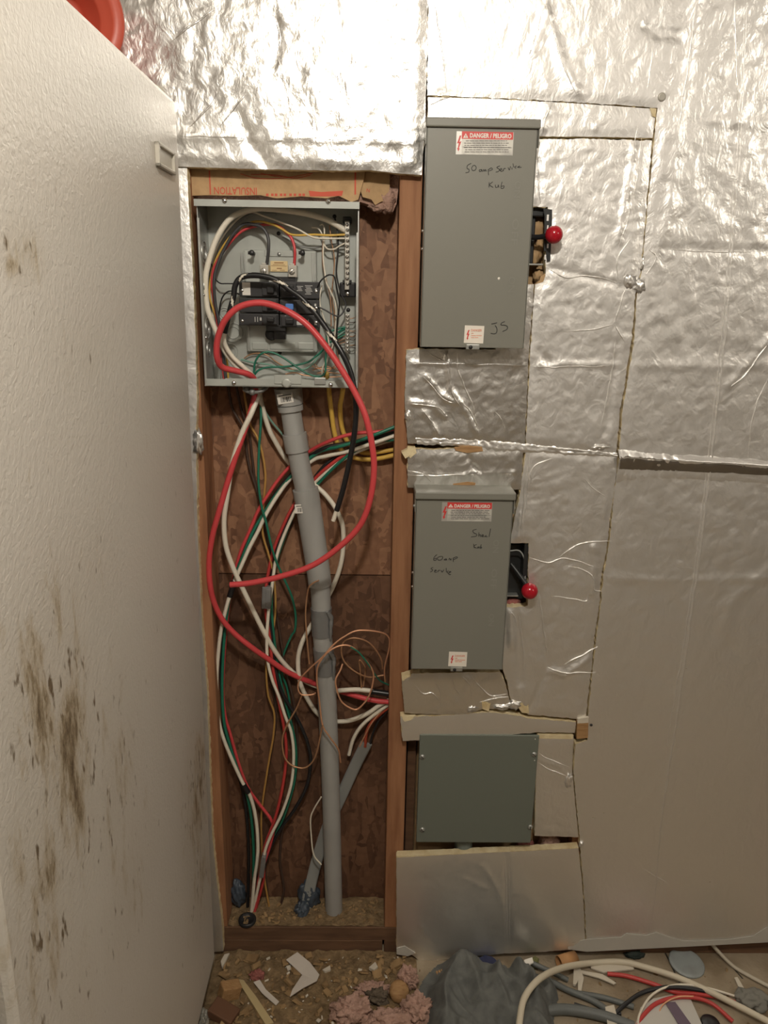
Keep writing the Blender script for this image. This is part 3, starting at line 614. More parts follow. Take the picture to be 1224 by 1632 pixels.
MB().pbox(333.5, 272, 335.5, 310, .0114, .0118).build('print_line', red_print, bt); MB().pbox(565, 272, 567.5, 310, .0114, .0118).build('print_line', red_print, bt)
for pl in ([(383, 277), (410, 284), (450, 284), (498, 276)], [(400, 278), (440, 279), (470, 284), (495, 279)], [(415, 276), (440, 281), (455, 281)]):
    MB().tube(spline([at(a, c, .0116) for a, c in pl], 6), .0006, 4).build('print_line', red_print, bt)
pr = MB(); o = at(409, 299, .0118); hgt = at(400, 299, .0118).z - at(400, 311, .0118).z
put_text(pr, 'INSULATION', o, (-1, 0, 0), (0, 0, -1), hgt, .01, o.x - at(341, 299, .0118).x)
pr.build('lettering', red_print, bt)
pr = MB()
for x in (424, 432, 438, 446, 452, 461, 468, 476, 482): pr.pbox(x, 308.5, x + 4, 312.5, .0115, .0119)
pr.pprism([(492, 304), (512, 306), (547, 304), (545, 312), (525, 313), (494, 313)], .0115, .0119)
pr.build('print_block', red_print, bt)
pr = MB(); o = at(584, 306, .0196); put_text(pr, 'N', o, (1, 0, -.1), (.1, 0, 1), .006, .01); pr.build('lettering', red_print, bt)

# ------------------------------------------------------------------ breaker panel
PX0, PX1, PZ0, PZ1, PYF, PYB = -.317, -.0295, 1.335, 1.662, -.021, .070
pn = thing('breaker_panel', ((PX0 + PX1) / 2, .03, PZ0), 'open grey steel breaker panel box crammed with wires', 'breaker panel')
t = .0015
MB().box((PX0, PYB - .002, PZ0), (PX1, PYB, PZ1)).build('back_panel', panel_grey, pn)
ls = MB().box((PX0, PYF + .004, PZ0), (PX0 + t, PYB, PZ1 - .002)); ls.box((PX0, PYF + .002, PZ0), (PX0 + .004, PYF + .005, PZ1 - .03)); ls = ls.build('side_wall', galv, pn)
rs = MB().box((PX1 - t, PYF + .004, PZ0), (PX1, PYB, PZ1 - .002)); rs.box((PX1 - .004, PYF + .002, PZ0), (PX1, PYF + .005, PZ1 - .05)); rs = rs.build('side_wall', galv, pn)
MB().box((PX0, PYF, PZ1 - .0015), (PX1, PYB, PZ1)).build('top_wall', galv, pn)
MB().box((PX0, PYF, PZ0), (PX1, PYB, PZ0 + .0015)).build('bottom_wall', galv, pn)
tf = MB().box((PX0 - .003, PYF - .003, PZ1 - .011), (PX1 + .001, PYF - .0015, PZ1 + .0005)).build('top_flange', panel_grey, pn)
bf = MB().box((PX0 + .004, PYF - .0035, PZ0 + .0015), (PX1 - .001, PYF - .0015, PZ0 + .014)); bf.box((PX0 + .04, PYF - .0045, PZ0 + .003), (PX0 + .2, PYF - .0034, PZ0 + .0155))
bf = bf.build('bottom_flange', panel_grey, pn)
a0 = at(437, 600, PYF - .006); MB().lathe([(.009, 0), (.009, .004), (.007, .0055), (.005, .0058), (0, .0058)], at(457, 610, PYF - .003), (0, -1, 0), 24).pbox(437, 598, 480, 612, PYF - .0065, PYF - .005, .0005).build('bracket', panel_grey, bf)
MB().pbox(501, 602, 519, 613, PYF - .0062, PYF - .005, .001).build('knockout', galv, bf)
def screw(px, py, y, r, parent, h=.003, m=steel):
    p = at(px, py, y); s = MB(); s.dome(p, (0, -1, 0), r, h); s.mi = 1
    s.box(p + Vector((-r * .75, -h * 1.02, -r * .12)), p + Vector((r * .75, -h * .6, r * .12)), 0, Matrix.Rotation(px * .37, 3, 'Y'), p)
    return s.build('screw', [m, dark_metal], parent)
for q in ((358, 320), (523, 321)): screw(q[0], q[1], PYF - .003, .0048, tf, .004)
for q in ((373, 610), (527, 613)): screw(q[0], q[1], PYF - .0045, .0045, bf, .004)
for px, py in ((335, 608), (321, 398), (328, 538), (331, 470)):
    y = .005; p = Vector((PX0 + t, y, at(px, py, y).z)); MB().dome(p, (1, 0, 0), .0035, .002, 10).build('screw', steel, ls)
for z, y, r in ((1.44, .02, .021), (1.40, .02, .015), (1.575, .02, .021), (1.515, .02, .016)):
    k = MB(); 
    for rr in (r, r * .62): k.lathe([(rr, 0), (rr, .0015), (rr - .002, .0016), (rr - .002, 0)], (PX0 + t, y, z), (1, 0, 0), 26)
    k.build('knockout', galv, ls)
for px, py, r in ((352, 385, .012), (372, 530, .019), (368, 560, .015), (358, 500, .012)):
    k = MB(); p = at(px, py, PYB - .002)
    for rr in (r, r * .65): k.lathe([(rr, 0), (rr, .0014), (rr - .0016, .0015), (rr - .0016, 0)], p, (0, -1, 0), 26)
    k.build('knockout', panel_grey, pn)
for px, py in ((444, 372), (446, 562), (533, 345)):
    MB().lathe([(.0038, .0), (.0038, .0006), (0, .0007)], at(px, py, PYB - .002), (0, -1, 0), 14).build('mounting_hole', black_pl, pn)
# interior mounting pan
pan = MB().pbox(391, 399, 505, 561, .052, PYB - .002, .003).build('mounting_pan', panel_grey, pn)
for px0, px1 in ((384, 386), (389, 391), (497, 499), (501, 503)): MB().pbox(px0, 402, px1, 448, .0495, .053, .0006).build('rib', galv, pan)
for px0, px1 in ((395, 398), (499, 502)): MB().pbox(px0, 520, px1, 560, .0495, .053, .0006).build('rib', galv, pan)
for px0, px1 in ((402, 427), (430, 470), (475, 500)):
    MB().pbox(px0, 546, px1, 557, .0500, .053, .001).build('embossed_tab', panel_grey, pan)
MB().pbox(422, 399, 472, 409, .0498, .053, .001).build('embossed_tab', panel_grey, pan)
MB().lathe([(.0036, 0), (.0036, .001), (0, .001)], at(445, 405, .0498), (0, -1, 0), 14).build('rivet', galv, pan)
for px, py in ((405, 404), (484, 404)):
    a, c = at(px, py, .053), at(px, py, .022); c = a + Vector((0, -.030, 0)); s = MB().cyl(a, c, .0030, 10); s.dome(c, (0, -1, 0), .0052, .003); s.cyl(c + Vector((-.007, .002, 0)), c + Vector((-.004, .002, 0)), .003, 8); s.build('standoff_post', black_pl, pan)
MB().pbox(437, 441, 471, 452, .028, .056, .001).build('lug_base', black_pl, pan)
for (px0, py0, px1, py1, cx, cy) in ((414, 422, 428, 440, 420, 432), (459, 423, 473, 442, 465, 433)):
    l = MB().pbox(px0, py0, px1, py1, .024, .050, .001); l.pbox(px0 + 3, py0 - 3, px1 - 4, py0, .030, .050, .0006); l = l.build('lug', lug_m, pan)
    screw(cx, cy, .0235, .0058, l, .002, lug_m)
MB().pbox(431, 416, 458.5, 433, .0490, .0515, .0003).build('rating_label', yellow_lab, pan)
tx = MB()
for i, (x0, x1) in enumerate(((437, 452), (435, 454), (432, 457), (441, 449), (433, 441), (446, 454))):
    yy = (418, 421.5, 423.5, 427, 430.5, 430.5)[i]; tx.pbox(x0, yy, x1, yy + (1.6 if i in (0, 3) else .7), .0486, .0489)
tx.build('print_line', mat('brown print', (.30, .16, .07), .7), pan)
bus = MB().pbox(424, 518, 455, 528, .030, .056, .001); bus.pbox(436, 526, 455, 541, .034, .056, .002); bus.lathe([(.012, 0), (.012, .014), (0, .014)], at(434, 532, .05), (0, -1, 0), 16)
bus.build('bus_insulator', black_pl, pan)
# neutral bar and ground bar
nb = MB().pbox(549.5, 352, 557, 462, .022, .034, .001).build('neutral_bar', lug_m, pn)
MB().pbox(546, 345, 560, 356, .034, PYB - .002, .002).build('bar_mount', dark_metal, pn)
for i in range(12): screw(553.2 + (i % 2) * .6, 358 + i * 8.6, .022, .0034, nb, .0035)
ins = MB().pbox(541, 450, 567, 474, .034, PYB - .002, .003); ins.pbox(546, 446, 560, 452, .030, .05, .001); ins.build('bar_insulator', black_pl, pn)
screw(554, 468, .033, .004, pn, .002)
gb = MB().pbox(550, 501, 557, 561, .040, .050, .001).build('ground_bar', lug_m, pn)
for i in range(10): screw(553.6, 504 + i * 6, .040, .0030, gb, .003)
screw(555, 561, .044, .0046, pn, .003)
MB().lathe([(.004, 0), (.004, .001), (0, .001)], at(555, 494, PYB - .002), (0, -1, 0), 12).build('mounting_hole', black_pl, pn)

# circuit breakers, each clipped into the panel
def breaker(px0, py0, px1, py1, side, label, hm=black_pl, sticker=None, prints=()):
    t = thing('circuit_breaker', at((px0 + px1) / 2, py1, .04), label, 'circuit breaker', 'breakers in the open panel')
    inner = px1 if side < 0 else px0; w_ = px1 - px0
    b = MB().pbox(px0, py0, px1, py1, .026, .052, .0012)
    a, c = (inner - .42 * w_, inner - .04 * w_) if side < 0 else (inner + .04 * w_, inner + .42 * w_)
    b.pbox(a, py0 + 2, c, py1 - 2, .021, .03, .001); b = b.build('breaker_body', black_brk, t)
    h0, h1 = (inner - .30 * w_, inner - .12 * w_) if side < 0 else (inner + .14 * w_, inner + .34 * w_)
    MB().pbox(h0, py0 + 6, h1, py1 - 6, .013, .024, .0015).build('breaker_handle', hm, t)
    o = px0 + 5 if side < 0 else px1 - 5
    screw(o, (py0 + py1) / 2 + 2, .026, .0034, t, .002)
    if sticker: MB().pbox(*sticker, .0254, .0262, .0002).build('sticker', white_pl, t)
    if prints:
        m_ = MB()
        for q in prints: m_.pbox(*q, .0252, .0256)
        m_.build('print_line', mat('pale print', (.5, .5, .48), .6), t)
def lines(x0, x1, y0, n, dy=2.2, th=.9): return [(x0 + (i % 3), y0 + i * dy, x1 - (i * 7 % 4), y0 + i * dy + th) for i in range(n)]
breaker(381, 449, 444, 473, -1, 'top left black breaker with a white printed sticker', sticker=(386, 450, 399, 470.5))
breaker(446, 449, 509, 476, 1, 'top right black breaker printed with white lettering', prints=lines(473, 483, 456, 4) + lines(486, 498, 455, 7) + [(502, 460, 504.5, 466)])
breaker(381, 475, 444, 498, -1, 'middle left black breaker just behind the red wire loop')
breaker(446, 478, 509, 500, 1, 'middle right black breaker with a bright blue handle', blue_pl, prints=[(501, 484, 504, 488)])
breaker(381, 500, 444, 519, -1, 'bottom left black breaker with small white marks', prints=[(406, 505, 407, 513), (410, 505, 411, 513), (414, 506, 417, 511), (430, 504, 433, 510)])
breaker(446, 502, 509, 522, 1, 'bottom right black breaker under the striped black wire', prints=[(454, 503, 456, 508), (454, 511, 456, 516), (472, 512, 482, 518), (484, 508, 485, 518), (491, 509, 492, 518), (501, 512, 505, 518)])

# ------------------------------------------------------------------ disconnect boxes
DYF = -.075
def strokes(mb, pls, ox, oy, sc, y, r):
    for pl in pls:
        q = spline([at(ox + a / sc, oy + b / sc, y) for a, b in pl], 5); mb.tube(q, r, 5)
def bolt_sym(mb, px, py, w_, h_, y):
    P = [(.62, 0), (.05, .50), (.42, .47), (.22, .80), (.05, .78), (.30, 1), (.62, .82), (.45, .80), (.95, .36), (.55, .40), (.95, 0)]
    mb.pprism([(px + a * w_, py + b * h_) for a, b in P], y - .0004, y)
def disconnect(z0, z1, label, dl, sq, hx):
    x0, x1 = .0835, .2690
    t = thing('disconnect_box', ((x0 + x1) / 2, -.02, z0), label, 'disconnect box', 'grey disconnect boxes')
    MB().box((x0 + .002, DYF + .003, z0 + .002), (x1 - .002, .033, z1 - .003), .001).build('enclosure', grey_paint, t)
    cv = MB().box((x0, DYF, z0), (x1, DYF + .0022, z1 - .012), .0008)
    cv.box((x0, DYF, z0), (x0 + .0015, DYF + .03, z1 - .013)); cv.box((x1 - .0015, DYF, z0), (x1, DYF + .03, z1 - .013)); cv = cv.build('front_cover', grey_paint, t)
    cp = MB().box((x0 - .002, DYF - .006, z1 - .0145), (x1 + .0035, .02, z1), .0022); cp.box((x1 + .001, DYF - .003, z1 - .042), (x1 + .0025, DYF + .03, z1 - .012)); cp.box((x0 - .0018, DYF - .002, z1 - .040), (x0 - .0005, DYF + .03, z1 - .012))
    cp.build('rain_cap', grey_paint, t)
    for z in (z1 - .175, z1 - .205): MB().dome(Vector((x0, DYF + .03, z)), (-1, 0, 0), .0028, .003, 10).build('side_bolt', steel, t)
    MB().dome(Vector((x0 - .001, DYF + .012, z1 - .032)), (-1, 0, 0), .0036, .004, 10).build('side_bolt', galv, t)
    MB().dome(Vector((x1 + .003, DYF + .012, z1 - .034)), (1, 0, 0), .0036, .004, 10).build('side_bolt', galv, t)
    # warning label: pixel frame dl = (x0, y0, x1, y1, split x, split y)
    a0, b0, a1, b1, sx, sy = dl; yl = DYF - .0003
    lb = MB().pbox(a0, b0, a1, b1, yl, DYF, 0).build('warning_label', silver_lab, t)
    MB().pbox(sx, b0, a1, sy, yl - .0003, yl, 0).build('red_band', red_lab, lb)
    MB().pbox(sx, sy, a1 - 1, b1, yl - .0003, yl, 0).build('text_field', mat('worn white field', (.56, .55, .50), .45, .15, var=((.40, .39, .36), 45, .45, .65, 3)), lb)
    b = MB(); bolt_sym(b, a0 + 1, b0 + 6, (sx - a0) * .85, (b1 - b0) * .68, yl); b.build('lightning_symbol', red_lab, lb)
    tm = MB(); hh = (sy - b0) * .58 * mpp(at(a0, b0, DYF)); xw0 = sx + (a1 - sx) * .155
    o = at(xw0, sy - (sy - b0) * .20, yl - .0003); e = at(a1 - 3, sy - (sy - b0) * .20, yl - .0003)
    put_text(tm, 'DANGER / PELIGRO', o, (1, 0, 0), (0, 0, 1), hh, .035, e.x - o.x)
    c_ = (sx + xw0) / 2; tm.pprism([(c_ - 4.3, sy - 2.2), (c_, b0 + 2.2), (c_ + 4, sy - 2.2)], yl - .0007, yl - .0003); tm.build('lettering', white_pl, lb)
    tm = MB(); tm.pprism([(c_ - .6, b0 + 5), (c_ + .6, b0 + 5), (c_ + .3, sy - 3.2), (c_ - .3, sy - 3.2)], yl - .001, yl - .0007); tm.build('lettering', red_lab, lb)
    tm = MB(); rr = random.Random(int(a0)); n = 6
    for i in range(n):
        yy = sy + 2 + i * (b1 - sy - 4) / n; x = sx + 3 + rr.random() * 4
        while x < a1 - 6 - rr.random() * 6:
            l = 2 + rr.random() * 6; tm.pbox(x, yy, min(x + l, a1 - 4), yy + 1.1, yl - .0006, yl - .0003); x += l + 1.0
    ym = sy + (b1 - sy) * .5; tm.pbox(sx + .5, ym, a1 - 2, ym + .5, yl - .0006, yl - .0003); tm.build('fine_print', grey_ink, lb)
    # small square label near the foot
    a0, b0, a1, b1 = sq; w_ = a1 - a0; h_ = b1 - b0
    l2 = MB().pbox(a0, b0, a1, b1, yl, DYF, 0, .02).build('danger_label', mat('white sticker', (.78, .73, .65), .5), t)
    b = MB(); bolt_sym(b, a0 + .10 * w_, b0 + .25 * h_, .18 * w_, .56 * h_, yl); b.build('lightning_symbol', red_lab, l2)
    b = MB(); o = at(a0 + .35 * w_, b0 + .33 * h_, yl); e = at(a0 + .90 * w_, b0 + .33 * h_, yl); put_text(b, 'DANGER', o, (1, 0, 0), (0, 0, 1), .0042, .02, e.x - o.x); b.build('lettering', pink_ink, l2)
    b = MB()
    for (f0, f1, g) in ((.36, .48, .42), (.35, .60, .55), (.62, .90, .55), (.35, .52, .66), (.54, .72, .66)): b.pbox(a0 + f0 * w_, b0 + g * h_, a0 + f1 * w_, b0 + g * h_ + .9, yl - .0004, yl)
    b.build('fine_print', pink_ink, l2)
    xm = (at(a0 + 2, b1, DYF).x + at(a1 - 6, b1, DYF).x) / 2
    h = MB().box((xm - .012, DYF - .004, z0 - .003), (xm + .012, DYF + .004, z0 + .006), .001); h.mi = 1; h.lathe([(.0035, 0), (.0035, .0008), (0, .0008)], (xm - .004, DYF - .004, z0 + .001), (0, -1, 0), 12)
    h.build('hasp', [galv, black_pl], t)
    # pressed ON / OFF lettering reading downwards near the right edge
    for s, f in (('ON', .745), ('OFF', .585), ('ON', .33)):
        z = z0 + (z1 - z0) * f; wd = .026 if s == 'ON' else .042
        vs, fs, _ = text_geo(s, .011, .0, wd); o = Vector((x1 - .034, DYF - .0005, z))
        MB().add([o + Vector((y_, 0, -x_)) for x_, y_ in vs], fs).build('pressed_lettering', mat('grey enamel worn', (.225, .225, .197), .3), t)
    return t, cv
d1, cv1 = disconnect(1.4175, 1.790, 'upper grey disconnect box marked 50 amp service', (727, 210, 818, 247, 736, 222), (740, 519, 771, 547), 0)
b = MB(); H = [
    [(495, 430), (460, 450), (455, 480), (475, 490), (470, 515), (440, 522)], [(515, 450), (500, 475), (510, 500), (535, 495), (545, 470), (530, 450), (515, 452)],
    [(598, 490), (575, 495), (577, 510), (595, 505), (598, 490), (606, 511)], [(612, 510), (618, 490), (628, 508), (635, 490), (645, 510)], [(660, 490), (665, 545)], [(660, 495), (690, 475), (702, 490), (668, 505)],
    [(775, 455), (745, 470), (770, 490), (760, 510), (735, 515)], [(775, 500), (795, 490), (785, 480), (775, 495), (790, 510), (805, 500)], [(810, 505), (812, 485), (830, 480)], [(855, 470), (868, 495), (880, 460)], [(892, 470), (894, 490)], [(903, 432), (910, 468)],
    [(938, 455), (920, 465), (932, 480)], [(945, 470), (970, 455), (955, 470), (987, 468)],
    [(672, 615), (668, 665)], [(705, 610), (675, 640), (710, 665)], [(730, 640), (735, 665), (755, 660), (760, 640), (766, 667)], [(797, 610), (785, 670), (810, 672), (816, 650), (790, 655)]]
strokes(b, H, 670, 190, 6.12, DYF - .0002, .00055)
strokes(b, [[(595, 248), (640, 240), (680, 230)], [(650, 270), (675, 310), (675, 370), (640, 395), (585, 388)], [(795, 210), (745, 235), (740, 262), (800, 268), (835, 290), (825, 330), (760, 362)]], 720, 490, 9.415, DYF - .0002, .0007)
b.build('handwriting', ink, cv1)
p = at(795, 444, DYF); MB().blob(p, (.0022, .0008, .0025), .3, 2, 2, 1).build('white_fleck', white_pl, cv1)
d2, cv2 = disconnect(.778, 1.150, 'lower grey disconnect box marked Shed 60 amp service', (704, 801, 784, 831, 713, 811), (715, 1039, 744, 1062), 0)
b = MB(); H = [
    [(745, 465), (705, 480), (715, 505), (745, 520), (740, 540), (685, 550)], [(770, 500), (768, 545)], [(768, 530), (785, 525), (785, 548)], [(800, 540), (822, 530), (805, 525), (800, 545), (828, 545)], [(852, 530), (835, 545), (862, 545)], [(897, 460), (880, 548)],
    [(712, 625), (720, 670)], [(745, 630), (715, 650), (745, 672)], [(755, 655), (758, 672), (770, 655), (775, 672)], [(795, 630), (785, 670), (802, 665), (790, 655)],
    [(315, 740), (285, 770), (280, 800), (305, 800), (310, 780), (285, 785)], [(350, 760), (322, 775), (330, 800), (365, 795), (378, 765), (350, 760)], [(415, 785), (392, 795), (412, 800), (415, 785), (424, 802)], [(445, 800), (450, 780), (465, 800), (470, 782)], [(490, 775), (493, 820)], [(490, 780), (525, 765), (537, 775), (495, 795)],
    [(275, 880), (250, 890), (270, 910), (245, 930)], [(290, 920), (310, 912), (295, 908), (290, 930), (315, 930)], [(325, 930), (330, 912), (350, 912)], [(360, 910), (372, 930), (390, 905)], [(415, 885), (418, 930)], [(440, 915), (425, 930), (440, 945)], [(450, 935), (468, 928), (450, 925), (445, 955), (467, 955)]]
strokes(b, H, 650, 775, 6.8, DYF - .0002, .00065); b.build('handwriting', ink, cv2)
# switch handles beside the boxes: red ball on a dark arm, with the mechanism in the cut-out
def ball(t, px, py, y, r):
    c = at(px, py, y); return MB().sphere(c, r, 28).build('red_knob', red_ball, t), c
t = thing('switch_handle', at(862, 440, 0), 'red ball knob on black switch arm beside the upper disconnect box', 'switch handle')
kn, c = ball(t, 883, 374, -.052, 14 * mpp(at(883, 374, -.052)))
MB().pprism([(866, 332), (880, 334), (880, 350), (877, 416), (872, 417), (870, 400), (867, 400), (868, 345)], -.024, -.020).build('handle_plate', dark_metal, t)
for q in ((873, 347, 1.6, 5), (873, 362, 1.2, 3), (873, 392, 1.2, 3.5), (869, 410, 1.3, 4)):
    MB().pbox(q[0] - q[2], q[1] - q[3], q[0] + q[2], q[1] + q[3], -.0244, -.0238, 0).build('slot', foil_smooth, t)
MB().tube([at(838, 378, -.01), at(858, 378, -.022), at(872, 376, -.040), c], [.0045, .0045, .005, .006], 8).build('arm', black_pl, t)
MB().pbox(838, 327, 871, 345, -.006, .03, .002).pbox(846, 345, 852, 420, .004, .03, .002).build('mechanism', dark_metal, t)
b = MB(); b.pbox(838, 420, 866, 423, -.004, .02, .001); b.build('cross_bar', galv, t)
kb = MB()
for (px, py, w_, h_, s) in ((856, 362, .012, .022, 1), (860, 395, .008, .020, 2), (852, 408, .008, .018, 3), (858, 440, .011, .012, 4)): kb.blob(at(px, py, .022), (w_, .012, h_), .35, 2.5, 3, s)
kb.build('kraft_lump', kraft, label='torn tan insulation paper showing in the cut-out behind the upper red knob', cat='insulation')
t = thing('switch_handle', at(828, 962, 0), 'red ball knob on black switch arm beside the lower disconnect box', 'switch handle')
kn, c = ball(t, 844, 942, -.046, 13.2 * mpp(at(844, 942, -.046)))
MB().pbox(800, 868, 841, 955, .012, .03, .002).pbox(834, 866, 841, 935, -.016, .02, .001).build('mechanism', dark_metal, t)
MB().tube(spline([at(812, 878, -.010), at(828, 878, -.012), at(836, 893, -.014), at(837, 915, -.014), at(836, 930, -.02)], 5), .0016, 6).build('wire_bail', w_grey, t)
MB().tube([at(814, 898, -.008), at(825, 912, -.016), at(838, 930, -.036), c], [.004, .0042, .005, .006], 8).build('arm', dark_metal, t)
MB().pbox(804, 949, 826, 951, -.004, .02, .0006).build('cross_bar', galv, t)
MB().blob(at(816, 960, .01), (.018, .012, .009), .3, 2.5, 3, 9).build('insulation_lump', mat('dark pink insulation', (.34, .12, .10), .95, bump=(220, .9, .006, 6)), label='pinkish insulation showing in the cut-out under the lower red knob', cat='insulation')

# ------------------------------------------------------------------ lidded junction box
jx0, jx1, jz0, jz1 = .1095, .369, .3165, .594
t = thing('junction_box', ((jx0 + jx1) / 2, 0, jz0), 'plain grey-green junction box with a screwed lid near the floor', 'junction box')
MB().box((jx0 + .003, -.018, jz0 + .004), (jx1 - .003, .034, jz1 - .004), .002).build('enclosure', grey_box, t)
lid = MB().box((jx0, -.024, jz0), (jx1, -.0185, jz1), .0025).build('lid', grey_box, t)
for q in ((673, 1206), (851, 1202), (673, 1322), (845, 1318)):
    screw(q[0], q[1], -.0243, .0060, lid, .004, galv)
for q in ((853, 1178), (852, 1212)): MB().dome(at(q[0], q[1], -.0243), (0, -1, 0), .0014, .0006, 8).build('white_fleck', white_pl, lid)
MB().cyl((.222, .012, jz0 + .01), (.222, .012, .06), .0205, 20).build('conduit_stub', mat('dark grey pvc', (.16, .19, .18), .5), t)
b = MB(); b.blob(at(875, 1343, .02), (.024, .016, .03), .35, 2.5, 3, 21); b.build('insulation_tuft', pinkins, label='pink insulation tuft in the gap right of the junction box', cat='insulation')
b = MB(); b.blob(at(835, 1350, .026), (.022, .010, .022), .35, 2.5, 3, 22); b.build('insulation_tuft', mat('dark pink insulation', (.34, .12, .10)), label='darker insulation tuft in the gap below the junction box', cat='insulation')
# ------------------------------------------------------------------ pvc conduit
def R(pxw, p): return pxw / 2 * mpp(p)
ax = path3([(459, 618, .040), (463, 650), (469, 690), (479, 745), (487, 781), (499, 855), (510, 932), (512.5, 990), (516, 1040), (520, 1085), (525, 1200), (529, 1320), (532.5, 1468, .052)])
cds = spline(ax, 8)
def on_axis(py):                              # point of the conduit axis at a pixel row
    best = None
    for a, b2 in zip(cds[:-1], cds[1:]):
        for k in range(6):
            q = a.lerp(b2, k / 6); d = ray(500, py); zq = at(500, py, q.y).z
            e = abs(q.z - zq)
            if best is None or e < best[0]: best = (e, q)
    return best[1]
def seg(py0, py1, w0, w1, n=10):
    P = [on_axis(py0 + (py1 - py0) * i / n) for i in range(n + 1)]
    return P, [R(w0 + (w1 - w0) * i / n, P[i]) for i in range(n + 1)]
cn = thing('conduit', on_axis(1466), 'grey plastic conduit running from the breaker panel down to the bottom plate', 'conduit')
P, r = seg(652, 785, 32.5, 33); MB().tube(P, r, 24).build('upper_pipe', pvc, cn)
P, r = seg(928, 1468, 31.5, 27.0, 30); MB().tube(P, r, 24).build('lower_pipe', pvc, cn)
P, r = seg(617, 645, 45, 43, 4); ad_ = MB().tube(P, r, 10).build('adapter', pvc, cn)
P, r = seg(646, 655, 41, 40, 3); MB().tube(P, r, 24).build('collar', pvc, cn)
P, r = seg(692, 719, 39, 38, 6); MB().tube(P, r, 24).build('coupling', pvc, cn)
P, r = seg(779, 932, 41, 37, 14); sl = MB().tube(P, r, 24).build('sleeve', pvc, cn)
for a, b2, ww, nm in ((968, 1012, 33.5, 1), (1032, 1072, 33, 2)):
    P, r = seg(a, b2, ww, ww - .5, 10)
    r = [x * (1 + .03 * noise.noise(Vector((i * .7, nm, 0)))) for i, x in enumerate(r)]
    tm = MB().tube(P, r, 24); q = P[2]; rr = r[0]
    tm.tube(spline([P[0] + Vector((rr * .6, -rr * .9, 0)), P[3] + Vector((rr * .95, -rr * .6, 0)), P[6] + Vector((rr * .9, -rr * .7, 0)), P[10] + Vector((rr * .8, -rr * .6, -.008))], 6), [.003, .004, .005, .005, .006, .006, .006, .005, .005, .005, .005, .005, .004, .004, .004, .004, .003, .003, .002], 6)
    tm.build('tape_wrap', tape_grey, cn)
def barcode(px0, py0, px1, py1, axis_row, ang, parent, bars, yoff):
    q = on_axis(axis_row); y = q.y - yoff
    g = MB().pbox(px0, py0, px1, py1, y, y + .0012, 0, ang).build('barcode_label', white_pl, parent)
    b = MB(); c = (at(px0, py0, y) + at(px1, py1, y)) / 2; Rm = Matrix.Rotation(ang, 3, 'Y'); w_ = px1 - px0; h_ = py1 - py0; rr = random.Random(3)
    x = px0 + w_ * .2
    while x < px0 + w_ * .8:
        l = .5 + rr.random() * 1.4; lo = at(x, py0 + h_ * .38, y); hi = at(x + l, py0 + h_ * .85, y)
        b.box((lo.x, y - .0003, hi.z), (hi.x, y, lo.z), 0, Rm, c); x += l + .5 + rr.random()
    lo = at(px0 + w_ * .1, py0 + h_ * .14, y); hi = at(px0 + w_ * .9, py0 + h_ * .24, y); b.box((lo.x, y - .0003, hi.z), (hi.x, y, lo.z), 0, Rm, c)
    b.build('barcode_print', ink, parent)
barcode(442, 627, 467, 643, 634, -.17, ad_, 0, .0262); barcode(470, 804, 491, 818, 811, -.05, sl, 0, .0236)

# ------------------------------------------------------------------ wires
def wire(label, pts, w_, m, name='wire', n=8, cat='wire', group=None, parent=None, k=8, dmax=None):
    P = spline(path3(pts), k); mid = P[len(P) // 2]; r = R(w_, mid)
    if dmax is None: dmax = SH
    for p in P:
        if p.y + r > dmax - .0006: p.y = dmax - .0006 - r
    b = MB().tube(P, r, n)
    return b.build(name, m, parent, label=label, cat=None if parent else cat, group=group), P, r
# the big red loop, one long wire through the clamp under the panel
BIG = 'thick wires of the open cavity'
wire('thick red wire looping out of the panel and down to the lower stud hole',
     [(367, 932, -.066), (400, 929), (450, 918), (500, 900, -.075), (545, 868), (575, 835), (590, 795, -.085), (596, 750), (593, 710), (583, 665, -.085), (568, 630), (545, 590), (520, 553, -.07), (490, 518), (460, 497), (430, 485, -.055), (405, 483), (380, 490), (362, 506, -.05), (352, 524), (346, 546), (346, 570, -.03), (354, 585), (375, 591), (397, 597, .012), (406, 607, .03), (407, 625, .03),
      (400, 655, .022), (385, 700), (369, 748), (350, 812, .005), (338, 857), (333, 900), (337, 945, .0), (350, 980), (370, 1006), (400, 1031, .022), (430, 1052), (460, 1072, .055), (500, 1089, .075), (540, 1101, .074), (570, 1110, .06), (600, 1117, .05), (626, 1119, .044)], 10, w_red, n=12, group=BIG)
wire('thick white wire hugging the left wall of the panel and crossing to the lower hole',
     [(552, 368, .032), (520, 350), (480, 339), (430, 333, .02), (400, 334), (370, 346), (350, 371, .015), (337, 402), (328, 441, .01), (330, 487), (339, 515, .012), (350, 540), (360, 562), (378, 585, .022), (398, 601), (411, 612, .033), (412, 628, .033), (400, 660, .016), (385, 692), (370, 740), (362, 790, .012), (357, 830), (360, 870), (372, 906, .02), (390, 945), (405, 976), (420, 1006, .036), (437, 1036), (455, 1060), (480, 1082, .078), (505, 1094, .078), (530, 1101, .076),
      (548, 1100, .056), (570, 1099), (591, 1101, .05), (606, 1104), (626, 1107, .046)], 8.5, w_white, n=12, group=BIG)
o_, P_, r_ = wire(None, [(590, 1102, .05), (606, 1104), (626, 1107, .046)], 10, tape_black, 'tape_wrap', parent=bpy.data.objects['wire.001'])
